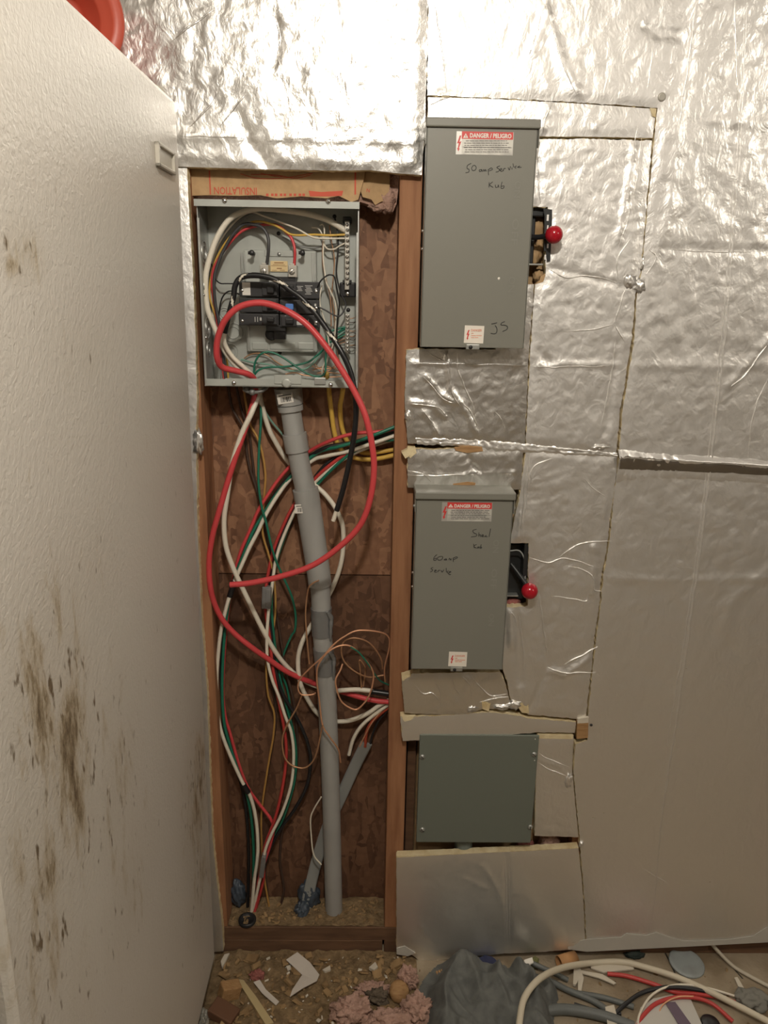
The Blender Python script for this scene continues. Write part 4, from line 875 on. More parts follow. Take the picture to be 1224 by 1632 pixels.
# white wire under a spiral of black tape
o_, P_, r_ = wire('white wire wound with black tape in the panel, its bare end hanging at right',
     [(412, 612, .036), (402, 598), (387, 584, .014), (371, 569), (360, 552), (357, 540, .0), (359, 525), (366, 496, -.005), (372, 474), (375, 455), (385, 442, -.004), (410, 439), (440, 446, -.008), (462, 462), (480, 475), (500, 496, -.02), (515, 516), (530, 538), (547, 566, -.045), (560, 598), (567, 640, -.05), (566, 680), (560, 720), (548, 775, -.045), (539, 806), (531, 830, -.04)], 7.5, w_white, n=12, group=BIG, k=10)
n_ = len(P_); i0 = int(n_ * .23); i1 = int(n_ * .975)
def gap(i, j, k, n):
    f = i / k
    if f > .66 or f < .02: return False
    return ((i * .044 + j / n) % 1.0) < .17
MB().tube(P_[i0:i1], r_ * 1.22, 14, caps=False, skip=gap).build('tape_wrap', tape_black, o_)
# second white wire, behind and around the conduit
wire('white wire weaving behind the grey conduit to the lower stud hole',
     [(413, 618, .045), (416, 640, .05), (428, 682, .06), (440, 706), (456, 732, .076), (480, 757, .078), (506, 777, .074), (520, 790), (536, 812, .066), (546, 838), (547, 870), (543, 900, .068), (532, 932), (515, 965, .078), (494, 1000, .075), (481, 1025, .066), (475, 1052), (478, 1086, .066), (489, 1112), (505, 1136, .077), (525, 1148, .078), (543, 1150, .07), (562, 1147), (586, 1137, .056), (605, 1124), (626, 1113, .048)], 7.5, w_white, n=10, group=BIG)
b = MB(); p0 = at(400, 618, .03); b.tube(spline([at(388, 621, .0), at(398, 625, -.006), at(415, 624, -.008), at(425, 618, .0)], 6), .0035, 8); b.dome(at(402, 625, -.008), (0, -1, -.2), .0065, .006); b.dome(at(394, 620, -.002), (0, -1, -.2), .0045, .006); b.pbox(386, 614, 428, 619, .002, .05, .002)
b.build('cable_clamp', mat('dull clamp steel', (.22, .22, .21), .5, .5), label='steel cable clamp under the breaker panel gripping the thick wires', cat='clamp')

# bundle from the upper stud hole to the hole in the bottom plate
G1 = 'wires from the upper stud hole down to the bottom plate'
def boxend(y0): return y0
wire('red wire uppermost in the bundle sweeping from the upper stud hole', [(630, 683, .040), (604, 688, .034), (565, 691), (530, 701, .045), (495, 718, .070), (465, 741, .070), (445, 763), (428, 787, .06), (412, 813), (400, 841, .05), (388, 868), (380, 890), (374, 915, .046), (365, 960), (358, 1030, .04), (355, 1100), (359, 1142), (367, 1170, .05), (380, 1216), (395, 1255), (413, 1281, .056), (430, 1303), (436, 1320, .05), (431, 1345), (421, 1376, .045), (412, 1405), (408, 1440), (403, 1467, .045)], 5.5, w_red, n=8, group=G1)
o_, P_, r_ = wire('white wire with two black tape bands along the left stud', [(630, 694, .046), (590, 708, .040), (560, 718), (520, 727, .066), (498, 734, .076), (465, 761, .066), (445, 786), (425, 818, .05), (410, 849), (398, 872), (385, 901, .036), (374, 926), (368, 945, .03), (362, 963), (352, 1006, .024), (347, 1050), (345, 1092), (346, 1132, .026), (353, 1167), (366, 1202), (385, 1244, .034), (397, 1265), (404, 1286), (409, 1315, .04), (411, 1350), (409, 1378), (405, 1405, .04), (402, 1440), (399, 1467, .045)], 6.2, w_white, n=8, group=G1)
wire(None, [(374, 926, .0335), (370, 938), (366, 951, .030)], 9.5, tape_black, 'tape_band', parent=o_); wire(None, [(388, 1250, .035), (392, 1257), (396, 1263, .036)], 9, tape_black, 'tape_band', parent=o_)
wire('green wire in the bundle beside the red one at the upper hole', [(630, 680, .034), (600, 692, .030), (570, 703), (540, 712, .045), (505, 722, .072), (470, 753, .066), (440, 789), (420, 819, .054), (402, 850), (390, 880), (377, 912, .042), (366, 952), (358, 1010, .034), (354, 1090), (357, 1150, .038), (366, 1187), (380, 1230), (392, 1262, .05), (400, 1300), (404, 1350), (404, 1400, .05), (402, 1467, .055)], 5.5, w_green, n=8, group=G1)
wire('black wire in the bundle dropping along the left stud', [(630, 688, .052), (600, 697, .050), (560, 706), (520, 713, .060), (490, 731, .079), (455, 766, .076), (430, 801), (408, 839, .064), (396, 867), (384, 894), (371, 927, .05), (362, 965), (356, 1022, .044), (352, 1090), (355, 1150, .05), (363, 1187), (378, 1230), (388, 1265, .06), (393, 1300), (396, 1350), (396, 1400, .06), (394, 1466, .06)], 6, w_black, n=8, group=G1)
G2 = 'second bundle from the upper stud hole'
wire('red wire of the second bundle passing behind the conduit', [(630, 697, .058), (587, 708, .056), (553, 723), (525, 742, .068), (500, 765, .078), (478, 791, .078), (462, 816, .07), (446, 851), (435, 881), (428, 911, .062), (424, 941), (424, 976, .05), (430, 1020), (434, 1060), (442, 1105, .05), (451, 1150), (456, 1186), (455, 1222, .05), (448, 1266), (438, 1306), (424, 1343, .045), (419, 1370), (420, 1400, .052), (410, 1440), (404, 1467, .058)], 5.5, w_red2, n=8, group=G2)
o_, P_, r_ = wire('white wire of the second bundle with a grey tape band at its middle', [(630, 700, .062), (590, 712), (556, 727, .060), (527, 747), (500, 771, .078), (480, 799), (467, 821, .060), (448, 865), (439, 896), (434, 931, .045), (429, 965), (426, 1000, .038), (425, 1030), (427, 1056), (434, 1084, .04), (445, 1112), (454, 1140), (464, 1167), (468, 1205, .04), (464, 1250), (450, 1294), (432, 1331, .036), (422, 1358), (418, 1385, .036), (408, 1430), (402, 1467, .05)], 5.2, w_white, n=8, group=G2)
MB().pbox(417, 936, 431.5, 971, .030, .0345, .002, .06).pbox(422, 938, 432, 969, .0295, .05, .003, .06).build('tape_band', tape_grey, o_)
MB().pbox(414.5, 1366, 422, 1400, .026, .044, .002, .14).build('tape_band', tape_grey, o_)
wire('black wire of the second bundle bulging to the right low down', [(630, 692, .07), (590, 703, .068), (555, 717), (520, 740, .078), (492, 776, .081), (464, 822, .072), (446, 861), (437, 900), (430, 945, .058), (431, 1000), (438, 1060, .055), (448, 1100), (464, 1129), (479, 1156), (490, 1184, .06), (495, 1212), (489, 1252), (470, 1289, .06), (450, 1317), (433, 1347), (423, 1376, .056), (411, 1430), (405, 1467, .064)], 5.8, w_black, n=8, group=G2)
wire('green wire of the second bundle half hidden by the black one', [(630, 701, .05), (595, 704, .046), (560, 722), (528, 749, .066), (500, 779, .08), (476, 806), (456, 850, .066), (442, 890), (433, 930, .052), (433, 975), (437, 1020, .06), (444, 1070), (455, 1120), (467, 1165, .066), (472, 1205), (468, 1250), (452, 1302, .062), (434, 1338), (424, 1370), (414, 1420, .06), (406, 1467, .068)], 4.8, w_green, n=8, group=G2)
# yellow cables
wire('yellow cable leaving the panel floor, left one of the pair', [(524, 612, .055), (525, 630, .055), (528, 655), (533, 690, .070), (541, 713), (556, 726, .076), (578, 732), (602, 731, .07), (630, 725, .066)], 7.5, w_yellow, n=10, group='pair of yellow cables')
wire('yellow cable leaving the panel floor, right one of the pair', [(548, 612, .06), (545, 630, .06), (542, 652), (546, 685, .075), (557, 708), (577, 721, .08), (600, 721, .078), (630, 716, .075)], 7.5, w_yellow, n=10, group='pair of yellow cables')
# thin wires dropping at the left
G3 = 'thin wires dropping from the left of the panel'
wire('thin ochre wire running the full height of the cavity', [(388, 614, .062), (393, 650, .064), (400, 679), (410, 697), (418, 722, .064), (423, 757), (421, 792), (418, 845, .064), (427, 880), (434, 905), (438, 938, .06), (439, 967), (436, 1000), (425, 1055, .06), (427, 1105), (437, 1137), (436, 1170, .062), (430, 1205), (425, 1235), (417, 1292, .066), (417, 1342), (420, 1390, .064), (428, 1440), (434, 1467, .06)], 3.6, w_orange, group=G3)
wire('dark brown wire leftmost of those dropping from the panel', [(363, 612, .068), (370, 650, .072), (387, 682), (392, 712, .076), (398, 746), (412, 790), (424, 840, .076), (430, 890), (436, 950), (446, 1010, .076), (455, 1065), (468, 1120), (474, 1180, .07), (470, 1240), (452, 1310, .074), (446, 1370), (452, 1420), (438, 1467, .066)], 4.5, w_brown, group=G3)
wire('second dark brown wire beside the ochre one', [(376, 612, .072), (384, 650, .074), (397, 690), (402, 730, .08), (408, 775), (420, 820), (430, 870, .08), (428, 940), (424, 1010), (432, 1080, .076), (440, 1140), (430, 1210), (418, 1280, .074), (416, 1340), (424, 1400), (430, 1467, .066)], 4.0, w_brown, group=G3)
wire('thin green wire hanging alone down the middle of the cavity', [(413, 612, .055), (416, 665, .046), (413, 712), (412, 768, .036), (417, 807), (424, 832), (432, 868, .04), (440, 894), (453, 923, .05), (465, 951), (471, 980), (470, 1004, .066), (463, 1016), (450, 1050, .075), (450, 1075), (457, 1095), (462, 1125, .076), (461, 1160)], 3.8, w_green, group=G3)
wire('short teal wire slipping behind the top of the conduit', [(410, 614, .064), (418, 645, .066), (428, 665), (448, 690, .076), (470, 715, .079), (495, 730, .079)], 3.6, w_teal, group=G3)
# bare copper tangle
G4 = 'bare copper ground wires tangled round the conduit'
CW = 2.6
wire('bare copper wire hanging left of the conduit', [(508, 925, .012), (498, 930, .015), (491, 940), (487, 976, .02), (489, 1015), (493, 1058, .025)], CW, copper_d, group=G4)
wire('bare copper wire arching widest toward the right stud', [(614, 1089, .04), (613, 1064), (620, 1034, .02), (619, 1015), (603, 1007, .01), (570, 1005), (548, 1015, .0), (531, 1028), (514, 1047, -.006), (492, 1067), (478, 1083, .01), (475, 1097), (481, 1107), (498, 1107, .012), (503, 1104, .012)], CW, copper, group=G4)
wire('bare copper wire in a round loop right of the conduit', [(612, 1076, .04), (587, 1079), (564, 1069, .025), (548, 1053), (544, 1034, .02), (550, 1021), (567, 1017, .02), (589, 1025), (606, 1047, .03), (610, 1066, .04)], CW, copper_d, group=G4)
wire('bare copper wire crossing the front of the conduit in a long loop', [(543, 1215, .03), (539, 1194, .015), (525, 1174, .008), (514, 1155), (509, 1117, .004), (505, 1083, .0), (507, 1061, -.004), (520, 1042, -.008), (539, 1030), (559, 1030, .0), (578, 1047), (594, 1069, .01), (594, 1089), (587, 1111), (573, 1128, .01), (562, 1130), (545, 1119, .008), (537, 1100), (535, 1083, .008), (542, 1069), (546, 1058, .02)], CW + .2, copper, group=G4)
wire('bare copper wire hanging in a low loop left of the conduit', [(514, 1155, .004), (511, 1170, .012), (506, 1194), (498, 1214, .024), (484, 1224), (464, 1219, .03), (453, 1205), (450, 1180, .034), (456, 1158), (473, 1128, .03), (481, 1108, .02)], CW, copper_d, group=G4)
wire('short bare wire bent beside the foot of the conduit', [(512, 1270, .03), (500, 1290, .036), (495, 1305), (496, 1332, .04), (500, 1362), (512, 1378, .034)], 2.4, w_white, group=G4)
wire('green taped stretch of thin wire in the copper tangle', [(559, 1031, -.003), (572, 1040), (585, 1056, .004), (597, 1074), (606, 1085, .03), (620, 1092, .04)], 2.6, w_green, group=G4)
wire('small bare copper loop close to the right stud', [(576, 1096, .05), (574, 1068, .04), (573, 1052, .04), (582, 1066), (579, 1094, .05)], CW, copper_d, group=G4)
# grey flat cable
fc = thing('flat_cable', at(486, 1455, .07), 'flat grey cable slanting behind the conduit, its cut end splayed near the lower hole', 'cable')
cp_ = spline(path3([(584, 1184, .060), (566, 1220, .074), (545, 1266, .080), (524, 1312, .080), (508, 1360, .074), (497, 1402, .066), (487, 1448, .058)]), 8)
vs = []; fs = []
for i, p in enumerate(cp_):
    tdir = (cp_[min(i + 1, len(cp_) - 1)] - cp_[max(i - 1, 0)]).normalized(); s = Vector((tdir.z, 0, -tdir.x)).normalized(); hw = .0135; th = .0035
    vs += [p + s * hw * a + Vector((0, th * c, 0)) for a, c in ((-1, -.5), (-.8, -1), (.8, -1), (1, -.5), (1, .5), (.8, 1), (-.8, 1), (-1, .5))]
for i in range(len(cp_) - 1):
    for j in range(8): fs.append((i * 8 + j, i * 8 + (j + 1) % 8, i * 8 + 8 + (j + 1) % 8, i * 8 + 8 + j))
fs += [list(range(8)), list(range(len(vs) - 8, len(vs)))]
MB().add(vs, fs).build('jacket', w_grey, fc)
wire(None, [(556, 1203, .070), (563, 1178), (576, 1157, .058), (598, 1138), (626, 1118, .052)], 6.0, w_white, 'white_conductor', parent=fc)
wire(None, [(582, 1190, .06), (585, 1165, .056), (598, 1145), (626, 1122, .056)], 5.5, mat('rust red insulation', (.36, .06, .03), .45), 'red_conductor', parent=fc)
wire(None, [(573, 1190, .060), (588, 1160, .050), (602, 1140), (626, 1116, .054)], 2.2, copper, 'bare_conductor', parent=fc)
wire(None, [(590, 1186, .062), (594, 1170, .06), (604, 1148), (626, 1124, .06)], 3.5, w_black, 'black_conductor', parent=fc)

# ------------------------------------------------------------------ small wires inside the panel
G5 = 'branch wires inside the breaker panel'
DM = PYB - .003
def pw(label, pts, w_, m): return wire(label, pts, w_, m, group=G5, dmax=DM, n=6)
pw('dark grey feeder wire bent down into the left lug', [(421, 426, .034), (425, 420, .034), (428, 397, .028), (427, 378), (419, 364, .030), (405, 358), (388, 358, .036), (371, 374), (356, 400, .036), (346, 424), (341, 448, .034), (343, 482), (349, 515, .034), (355, 560), (359, 598), (362, 609, .04)], 5.2, mat('charcoal insulation', (.055, .055, .058), .42))
pw('red feeder wire bent down into the right lug', [(466, 428, .034), (469, 420, .034), (470, 400, .030), (466, 383), (458, 372, .036), (437, 358), (405, 361, .046), (383, 370), (364, 390, .044), (349, 412), (340, 430, .042), (338, 455), (345, 502, .040), (352, 560), (357, 600), (360, 609, .045)], 4.8, w_red)
pw('yellow wire arching across the top of the panel to the neutral bar', [(551, 374, .029), (523, 375, .026), (501, 374), (476, 375, .030), (462, 373), (449, 365), (435, 358, .036), (413, 353), (395, 357, .044), (370, 374), (350, 402, .05), (338, 432), (334, 470, .046), (344, 505), (355, 541), (362, 576, .044), (364, 609, .05)], 3.6, w_yellow)
pw('thin cream wire below the yellow one at the neutral bar', [(551, 380, .029), (518, 380, .024), (498, 378), (474, 365, .030), (447, 354), (422, 345, .034), (400, 338), (378, 350, .044), (355, 378), (340, 415, .056), (336, 460), (342, 520, .056), (352, 570), (356, 609, .06)], 3.0, w_white)
pw('grey wire curving behind the thick white one at top left', [(440, 341, .05), (410, 339), (390, 347, .052), (368, 362), (352, 384, .056), (343, 410), (337, 450, .06), (340, 500), (350, 555), (354, 609, .062)], 5.0, w_grey)
pw('grey wire drooping behind the neutral bar', [(551, 390, .034), (525, 390, .05), (500, 395), (478, 392, .058), (462, 384), (450, 378, .062)], 3.0, w_grey)
pw('white wire kinked under the neutral bar screws', [(497, 362, .05), (508, 365, .045), (515, 378), (517, 390, .040), (523, 397), (533, 397, .034), (541, 392), (551, 387, .029)], 2.6, w_white)
pw('white wire falling from the top right into the panel foot', [(510, 359, .05), (515, 358, .045), (517, 370, .040), (515, 407), (518, 437, .036), (520, 450), (528, 467, .034), (535, 485), (535, 510, .036), (533, 538), (527, 560, .044), (515, 584), (513, 597, .05)], 2.6, w_white)
pw('copper wire hanging beside the falling white one', [(525, 359, .05), (528, 382, .046), (533, 412), (531, 444, .044), (529, 470), (533, 500, .046), (534, 530), (538, 560, .046), (542, 580, .05)], 1.8, copper_d)
pw('copper wire dropping left of the others at right', [(516, 372, .05), (514, 400, .048), (515, 425), (520, 446, .046), (527, 480), (528, 520, .048)], 1.8, copper)
pw('black wire dropping from the top right and curling to the blue breaker', [(533, 344, .045), (538, 370, .036), (539, 397), (536, 432, .032), (542, 464), (551, 484, .028), (547, 497), (540, 504, .022), (530, 501), (518, 494), (507, 489, .024)], 2.5, w_black)
pw('black wire looping out of the top right breaker', [(506, 458, .026), (511, 448, .020), (520, 440), (527, 438, .018), (533, 442), (537, 460, .022), (541, 484), (538, 510, .030), (537, 540), (540, 565, .044)], 2.5, w_black)
pw('white wire running down beside the right hand breakers', [(513, 455, .045), (510, 470, .038), (510, 486), (515, 504, .034), (520, 520), (523, 540, .036), (525, 556), (521, 575, .044), (517, 590, .05)], 2.4, w_white)
pw('thin black wire entering the top left breaker', [(337, 420, .05), (341, 440, .045), (350, 451, .036), (362, 452), (384, 452, .03)], 2.2, w_black)
pw('thin black wire curving up to the middle left breaker', [(350, 520, .06), (349, 500, .055), (354, 475), (366, 464, .040), (384, 470, .034)], 2.4, w_black)
pw('green wire arching highest at the foot of the panel', [(404, 600, .04), (406, 580, .036), (411, 569), (418, 563, .034), (428, 561), (440, 564, .036), (453, 571), (466, 580, .034), (476, 587), (491, 596, .030), (507, 600), (516, 597, .030), (519, 588), (519, 574, .034), (520, 555), (522, 535, .040), (532, 526), (550, 521, .046)], 3.2, w_green)
pw('green wire running level across the foot of the panel', [(404, 600, .044), (411, 591, .04), (423, 586), (440, 585, .040), (459, 584), (477, 581, .04), (493, 576), (502, 569, .044), (513, 559), (522, 548, .046), (550, 533, .048)], 3.2, w_green)
pw('pale green wire dipping across the foot of the panel', [(384, 573, .058), (404, 578, .054), (428, 581), (446, 586, .05), (462, 591), (486, 588, .046), (500, 578), (509, 566, .048), (517, 556), (530, 542, .05), (550, 527, .05)], 3.0, w_teal)
pw('copper wire arching over the foot of the panel', [(389, 571, .060), (399, 565), (413, 563, .056), (426, 566), (438, 575, .056), (451, 583), (470, 590, .06)], 2.0, copper_d)
pw('copper wire lying in the bottom right of the panel', [(455, 596, .058), (470, 594), (485, 598, .056), (505, 600), (525, 601, .054), (545, 600, .054)], 1.8, copper)
for i, (a, c, d) in enumerate((((495, 582), (510, 588), (540, 585)), ((498, 590), (520, 584), (544, 592)), ((505, 595), (525, 590), (541, 575)), ((500, 580), (518, 592), (546, 596)))):
    pw(('lowest left', 'straightest', 'steepest', 'longest')[i] + ' short copper ground wire in the tangle at the panel foot', [(*a, .056), (*c, .05 + .002 * i), (*d, .056)], 1.7, (copper, copper_d)[i % 2])
for i, yy in enumerate((508, 514, 527, 531, 536, 541, 551, 554)):
    pw('fine ground wire between ground bar and panel side, ' + ('topmost', 'second', 'third', 'fourth', 'fifth', 'sixth', 'seventh', 'lowest')[i] + ' of eight', [(556, yy, .045), (563, yy - 1 + (i % 3), .046), (568, yy - 3 + (i % 4) * 1.5, .056)], 1.3, (copper_d, w_brown)[i % 2])
for i, yy in enumerate((535, 540, 545)):
    pw(('upper', 'middle', 'lower')[i] + ' short copper tail entering the ground bar from the left', [(538, yy + 6, .056), (544, yy + 2, .05), (552, yy, .045)], 1.5, copper)
pw('stub of green wire at the ground bar', [(539, 530, .05), (545, 526, .048), (552, 522, .045)], 4.0, w_green)
MB().lathe([(.005, 0), (.006, .003), (.004, .012), (.002, .014), (0, .014)], at(520, 602, .04), (.2, -.6, .8), 14).build('wire_nut', mat('amber plastic', (.45, .28, .06), .5), label='small amber wire connector in the foot of the panel', cat='wire connector')
# ------------------------------------------------------------------ bottom plate litter
def grain(x, y, s=0): return noise.fractal(Vector((x * 40, y * 40, s)), 1, 2, 4)
PT = .0545
vs = []; fs = []; nx, ny = 70, 18
for j in range(ny + 1):
    for i in range(nx + 1):
        x = SLX + .001 + (SRX - SLX - .002) * i / nx; y = .0015 + (SH - .003) * j / ny
        vs.append((x, y, PT + .0015 + .004 * max(0, grain(x, y) + .35) + (.006 if y > .07 else 0) * (.5 + .5 * grain(x, y, 4))))
for j in range(ny):
    for i in range(nx): a = j * (nx + 1) + i; fs.append((a, a + 1, a + nx + 2, a + nx + 1))
MB().add(vs, fs, True).build('sawdust', dirt_m, label='crumbly sawdust covering the bottom plate inside the cavity', cat='sawdust', kind='stuff')
def chips(n, fn, smin, smax, seed, m, name, label, zf):
    rr = random.Random(seed); b = MB()
    for _ in range(n):
        x, y = fn(rr); s = smin + (smax - smin) * rr.random() ** 2; z = zf(x, y) + s * .25
        e = Matrix.Rotation(rr.random() * 6.28, 3, 'Z') @ Matrix.Rotation((rr.random() - .5) * 1.2, 3, 'X') @ Matrix.Rotation((rr.random() - .5) * 1.2, 3, 'Y')
        l, w_, h = s, s * (.35 + .5 * rr.random()), s * (.10 + .2 * rr.random())
        P = [(-l, -w_, -h), (l * .8, -w_ * .7, -h), (l, w_ * .8, -h), (-l * .7, w_, -h), (-l * .9, -w_ * .8, h), (l * .7, -w_ * .8, h * .6), (l * .8, w_ * .6, h), (-l * .6, w_ * .8, h * .7)]
        b.add([Vector((x, y, z)) + e @ Vector(q) for q in P], [(0, 3, 2, 1), (4, 5, 6, 7), (0, 1, 5, 4), (1, 2, 6, 5), (2, 3, 7, 6), (3, 0, 4, 7)])
    return b.build(name, m, label=label, cat='debris', kind='stuff')
chips(160, lambda r: (SLX + .01 + r.random() * (SRX - SLX - .02), .006 + r.random() * .075), .0015, .008, 3, chipw, 'wood_chips', 'pale wood chips scattered on the bottom plate', lambda x, y: PT + .004)
chips(70, lambda r: (-.33 + r.random() * .42, -.24 + r.random() * .22), .006, .017, 15, chipw, 'wood_chips', 'larger splintered wood chips on the sawdust drift', lambda x, y: FZ + .009)
# hole, blue-grey lumps at the cable entry
MB().lathe([(.021, -.004), (.021, .003), (.017, .004), (.014, -.002), (0, -.002)], atz(394, 1466, PT + .006), (0, 0, 1), 20).build('cable_hole_disc', black_pl, label='black disc painted in for the dark cable hole in the bottom plate', cat='dark hole')  # black disc paints the dark inside of the hole
def lump(pix, wx, wz, wy, seed, m, label, cat, y, name, floor=None, amp=.35):
    p = at(pix[0], pix[1], y); return MB().blob(p, (wx, wy, wz), amp, 2.4, 4, seed, floor).build(name, m, label=label, cat=cat)
lump((380, 1425), .018, .038, .016, 3, bluegrey, 'dark blue-grey plastic bundle beside the cable hole at left', 'plastic wrap', .066, 'plastic_wrap', PT + .004, .3)
b = MB(); b.blob(at(492, 1430, .070), (.026, .014, .045), .3, 2.4, 4, 8, PT + .004); b.blob(at(481, 1452, .045), (.017, .017, .026), .35, 2.4, 4, 9, PT + .003)
b.build('plastic_wrap', bluegrey, label='dark blue plastic wrapped round the foot of the flat grey cable', cat='plastic wrap')

# ------------------------------------------------------------------ floor litter
def fp(px, py, dz=0.0): return atz(px, py, FZ + dz)
def fz(x, y): return FZ + .004 * max(0, grain(x, y) + .3)
vs = []; fs = []; nx, ny = 120, 30; XA, XB = -.36, .12
for j in range(ny + 1):
    for i in range(nx + 1):
        x = XA + (XB - XA) * i / nx; y = -.30 + .298 * j / ny
        e = min(1, 8 * (i / nx), 8 * (1 - i / nx), 6 * (j / ny) + .0)
        vs.append((x, y, FZ + .0006 + e * (.004 + .010 * max(0, grain(x * .6, y * .6, 2) + .25) + .004 * max(0, grain(x, y)))))
for j in range(ny):
    for i in range(nx): a = j * (nx + 1) + i; fs.append((a, a + 1, a + nx + 2, a + nx + 1))
MB().add(vs, fs, True).build('sawdust', dirt_m, label='drift of brown sawdust on the floor below the open cavity', cat='sawdust', kind='stuff')
chips(420, lambda r: (-.34 + r.random() * .44, -.27 + r.random() * .25), .0015, .010, 5, chipw, 'wood_chips', 'broken wood chips strewn over the floor below the cavity', lambda x, y: FZ + .008)
chips(150, lambda r: (.12 + r.random() * .85, -.25 + r.random() * .225), .001, .006, 6, dirt_m, 'wood_chips', 'crumbs of dirt on the floor under the foil wall at right', lambda x, y: FZ)
chips(60, lambda r: (-.3 + r.random() * .4, -.2 + r.random() * .18), .002, .007, 9, white_scrap, 'foam_crumbs', 'pale foam crumbs among the wood chips below the cavity', lambda x, y: FZ + .011)
def lying(label, pts, w_, m, name='wire', group=None, n=8, lift=.0):
    q = [fp(a, b2, c) for a, b2, c in pts]; P = spline(q, 8); r = R(w_, P[len(P) // 2])
    for p in P: p.z = max(p.z, FZ + r * 1.0)
    return MB().tube(P, r, n).build(name, m, label=label, cat='wire' if name == 'wire' else name.replace('_', ' '), group=group)
GW = 'cut wires lying on the floor at right'
lying('long white cable arching over the litter at bottom right', [(826, 1650, .085), (828, 1628, .088), (836, 1590, .100), (860, 1560, .100), (895, 1543, .055), (940, 1535, .012), (990, 1533, .010), (1030, 1542, .014), (1080, 1558, .02), (1130, 1580, .02), (1180, 1605, .02), (1230, 1631, .018), (1250, 1642, .018)], 9.5, mat('cream cable', (.60, .54, .42), .5), group=GW, n=10)
lying('red wire curving under the white cable on the floor', [(968, 1552, .006), (1000, 1556, .008), (1040, 1568, .010), (1075, 1581, .010), (1110, 1584, .012), (1150, 1590, .010), (1172, 1598, .006)], 7, w_red2, group=GW)
lying('red wire bent in an arch at the bottom edge', [(1012, 1640, .008), (1024, 1620, .014), (1045, 1600, .016), (1075, 1590, .018), (1105, 1590, .018), (1135, 1600, .016), (1168, 1628, .008)], 6.5, w_red2, group=GW)
lying('black wire arching above the red ones on the floor', [(978, 1618, .006), (995, 1602, .012), (1020, 1584, .016), (1050, 1575, .020), (1085, 1574, .022), (1125, 1580, .018), (1155, 1589, .010)], 6.5, w_black, group=GW)
lying('thin cream wire crossing the red wire on the floor', [(1016, 1640, .01), (1020, 1615, .018), (1040, 1585, .02), (1075, 1570, .024), (1120, 1573, .02), (1180, 1590, .01)], 3.6, w_white, group=GW)
lying('bare copper wire following the red arch', [(1048, 1618, .01), (1058, 1600, .018), (1080, 1589, .022), (1105, 1588, .022)], 2.4, copper, group=GW)
lying('thin pale cable leaning on the foil wall at far right', [(1126, 1492, .05), (1133, 1503, .035), (1150, 1522, .012), (1170, 1541, .006), (1195, 1556, .006), (1240, 1580, .006)], 6, mat('dusty white sheath', (.50, .45, .36), .6), group=GW)
lying('dark grey cable lying lowest on the floor', [(868, 1612, .010), (905, 1610, .010), (960, 1620, .010), (1010, 1638, .010)], 17, mat('dark grey sheath', (.13, .14, .135), .5), group=GW, n=12)
for i, (lb, pts) in enumerate((('grey cable strip lying second from the wall', [(870, 1560, .01), (905, 1578, .01), (950, 1598, .008), (985, 1625, .008)]), ('grey cable strip fanned out highest toward the wall', [(848, 1535, .02), (885, 1552, .014), (905, 1562, .006)]),
                               ('grey cable strip under the white scrap', [(910, 1582, .006), (960, 1590, .006), (1010, 1605, .006)]), ('dark strip between the grey cables', [(915, 1600, .006), (950, 1610, .006), (990, 1616, .006)]))):
    lying(lb, pts, (10, 8, 9, 5)[i], (mat('dark grey sheath', (.13, .14, .135), .5), w_black)[i == 3], group=GW)
# scraps
def slab(name, label, cat, pix, h, m, dz=.001, bow=0.0, group=None):
    base = [fp(a, c, dz) for a, c in pix]; n = len(base); cx = sum((p for p in base), Vector()) / n; b = MB()
    top = [p + Vector((0, 0, h + bow * (p - cx).length)) for p in base]; bot = [p + Vector((0, 0, bow * (p - cx).length)) for p in base]
    ct = cx + Vector((0, 0, h)); cb = cx.copy()
    b.add(bot + top + [cb, ct], [(i, (i + 1) % n, n + (i + 1) % n, n + i) for i in range(n)] + [(2 * n + 1, n + i, n + (i + 1) % n) for i in range(n)] + [(2 * n, (i + 1) % n, i) for i in range(n)])
    return b.build(name, m, label=label, cat=cat, group=group)
slab('paper_scrap', 'folded white paper sheet curling among the wood chips', 'paper', [(456, 1533), (474, 1521), (494, 1536), (509, 1556), (505, 1566), (482, 1578), (462, 1593), (466, 1580), (494, 1560), (486, 1542), (470, 1534)], .001, paper, .016, .10)
slab('paper_scrap', 'narrow torn white paper strip beside the chip filled sheet', 'paper', [(404, 1567), (414, 1563), (424, 1578), (445, 1598), (440, 1604), (418, 1584)], .0012, paper, .016, .05)
slab('plank_scrap', 'pale stick of wood lying on end near the refrigerator foot', 'wood scrap', [(381, 1565), (388, 1566), (408, 1592), (436, 1634), (424, 1638), (400, 1600), (386, 1578)], .008, mat('pale stick', (.48, .38, .20), .8), .010)
b = MB(); c0 = fp(366, 1578, .024); b.box(c0 + Vector((-.022, -.014, -.018)), c0 + Vector((.022, .014, .016)), .003, Matrix.Rotation(.5, 3, 'Z') @ Matrix.Rotation(.3, 3, 'Y')); b.build('wood_block', woodblk, label='small wooden block on edge by the refrigerator foot', cat='wood block')
b = MB(); c0 = fp(356, 1612, .02); b.box(c0 + Vector((-.030, -.02, -.015)), c0 + Vector((.030, .02, .008)), .003, Matrix.Rotation(-.4, 3, 'Z') @ Matrix.Rotation(.2, 3, 'Y')); b.build('wood_block', mat('dark block', (.13, .06, .03), .8), label='dark wooden block in the shade beside the refrigerator', cat='wood block')
b = MB(); c0 = fp(322, 1616, .03)
vs = [c0 + Vector((.028 * (i / 10 - .5) + .012 * noise.noise(Vector((i * .4, j * .4, 1))), .05 * (j / 10 - .5), .03 * noise.noise(Vector((i * .35, j * .35, 7))) - .012)) for j in range(11) for i in range(11)]
